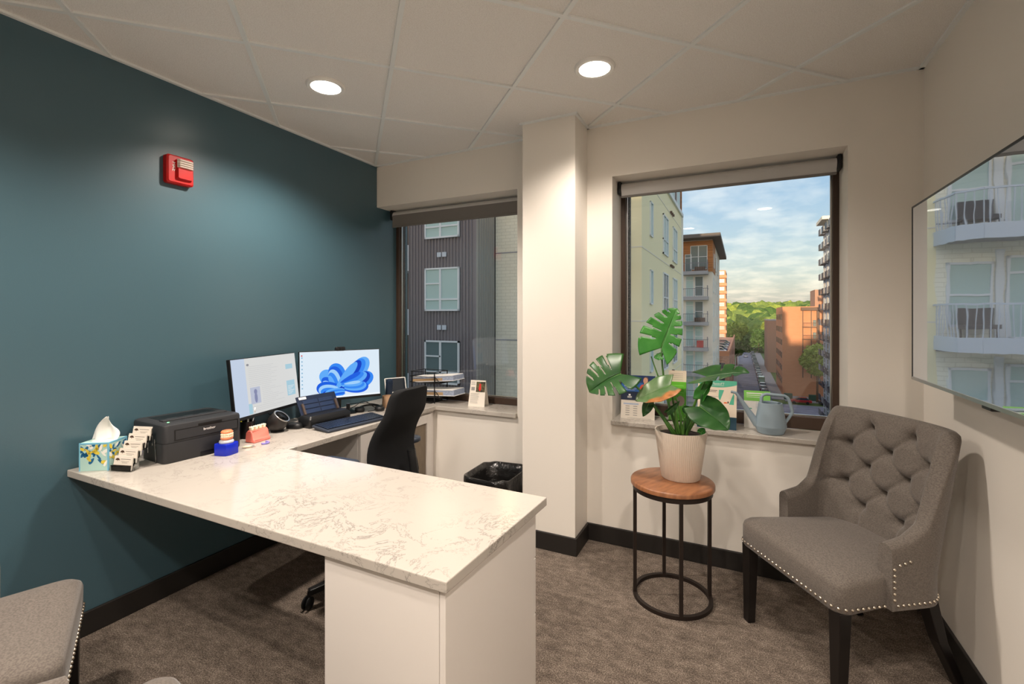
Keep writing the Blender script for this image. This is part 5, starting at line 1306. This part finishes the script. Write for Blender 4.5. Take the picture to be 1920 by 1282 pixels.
# --- cars
CARC = dict(white=(226, 228, 232), silver=(170, 176, 184), black=(38, 40, 46), blue=(60, 84, 124), red=(170, 36, 34), grey=(104, 108, 116), green=(48, 110, 96), maroon=(110, 30, 44))
CM = {k: em('car_'+k, v, .25, coat=.6) for k, v in CARC.items()}; CG = em('car_glass', (40, 50, 60), .08); CT = em('tyre', (26, 26, 28), .8)
def car_proto(colour, van=False):
    t = bpy.data.objects.new('car', None); COL.objects.link(t); hgt = 2.3 if van else 1.5
    prof = [(-2.2, .35), (-2.25, .75), (-1.9, .95), (-1.2, 1.0), (1.3, 1.0), (2.1, .85), (2.2, .6), (2.15, .35)] if not van else [(-2.4, .4), (-2.4, 2.2), (1.1, 2.2), (1.2, 1.4), (2.2, 1.2), (2.3, .4)]
    b = MB(); b.loft([[(x_*.98, y, z) for y, z in prof] for x_ in (-.88, .88)]); b.build('body', CM[colour], t, bevel=.12)
    if not van:
        cab = [(-1.75, .95), (-1.25, 1.42), (.35, 1.45), (1.15, .98)]
        b = MB(); b.loft([[(x_*(1 if z < 1 else .84), y, z) for y, z in cab] for x_ in (-.82, .82)]); g_ = b.build('cabin_glass', CG, t, bevel=.06)
        b = MB(); b.box(-.66, .66, -1.2, .32, 1.42, 1.48); b.build('roof', CM[colour], t, bevel=.03)
    for sx_ in (-1, 1):
        for y in (-1.35, 1.35):
            b = MB(); b.T = Matrix.Translation((sx_*.8, y, .33)) @ Matrix.Rotation(R(90), 4, 'Y'); b.lathe([(.33, -.1), (.33, .1)], n=14); b.build('wheel', CT, t)
    for sx_ in (-.6, .6): b = MB(); b.box(sx_-.2, sx_+.2, -2.27, -2.2, .62, .78); b.build('tail_light', X['redch'], t)
    return t
protos = {}
def car(colour, x_, y, z, rz, label, group, van=False):
    key = (colour, van)
    if key not in protos: protos[key] = o = car_proto(colour, van)
    else: o = copy_tree(protos[key])
    o.location = (x_, y, z); o.rotation_euler = (0, 0, rz); tag(o, label, 'car' if not van else 'van', group); return o
car('red', 12.5, 128.2, ZG+.01, R(90), 'red car parked in front of the brick building', 'cars on the street')
car('black', 18.2, 128.4, ZG+.01, R(90), 'black car parked beside the red car at the right frame edge', 'cars on the street')
ORD = ['first', 'second', 'third', 'fourth', 'fifth', 'sixth', 'seventh', 'eighth', 'ninth', 'tenth', 'eleventh', 'twelfth', 'thirteenth', 'fourteenth', 'fifteenth', 'sixteenth', 'seventeenth', 'eighteenth', 'nineteenth', 'twentieth', 'twenty-first', 'twenty-second', 'twenty-third']
row = ['silver', 'maroon', 'black', 'white', 'grey', 'silver', 'black', 'white', 'blue', 'silver', 'grey', 'black', 'white', 'silver', 'blue', 'grey', 'white', 'black', 'silver', 'white', 'grey', 'blue', 'white']
G_ = 'cars parked nose to tail along the right kerb'
for i, c in enumerate(row):
    y = 133+6.6*i+(9 if i > 3 else 0)
    if i == 4: car('green', 5.6, 133+6.6*4+1.5, ZG+.01, R(180), 'green van parked among the cars on the right kerb', G_, True)
    car(c, 5.6, y, ZG+.01, 0, f'{c} car, {ORD[i]} from the near end of the right kerb row', G_)
car('grey', -.1, 206, ZG+.01, 0, 'grey car standing at the left kerb by the deck', 'cars on the street')
car('white', 2.2, 262, ZG+.01, 0, 'white car driving in the middle of the far street', 'cars on the street')
rr = random.Random(21)
for j in range(4):
    for i in range(9):
        c = rr.choice(['white', 'silver', 'grey', 'blue', 'black', 'white'])
        car(c, -8+3.1*i+rr.uniform(-.2, .2), 323.5+4.9*j, ZG+.01, rr.choice((0, R(180))), f'{c} car, {ORD[i]} from the left in the {ORD[j]} row of the far parking lot', 'cars in the far lot')
for j in range(5):
    for i in range(3):
        c = rr.choice(['white', 'silver', 'grey', 'blue', 'black', 'blue'])
        car(c, -4.9-5.4*i, 108+9*j+rr.uniform(-1, 1), -6.59, R(90), f'{c} car on the deck roof, {ORD[j]} row from the front, {ORD[i]} from the street side', 'cars on the parking deck')
for x_ in (10.4, 15.6): b = MB(); b.box(-.9, .9, -.5, .5, 0, 1.4); o = b.build('utility_box', X['bin'], bevel=.08); o.location = (x_, 133, ZG+.15); tag(o, 'dark green utility box behind the parked cars, ' + ('left one' if x_ < 12 else 'right one'), 'utility box')
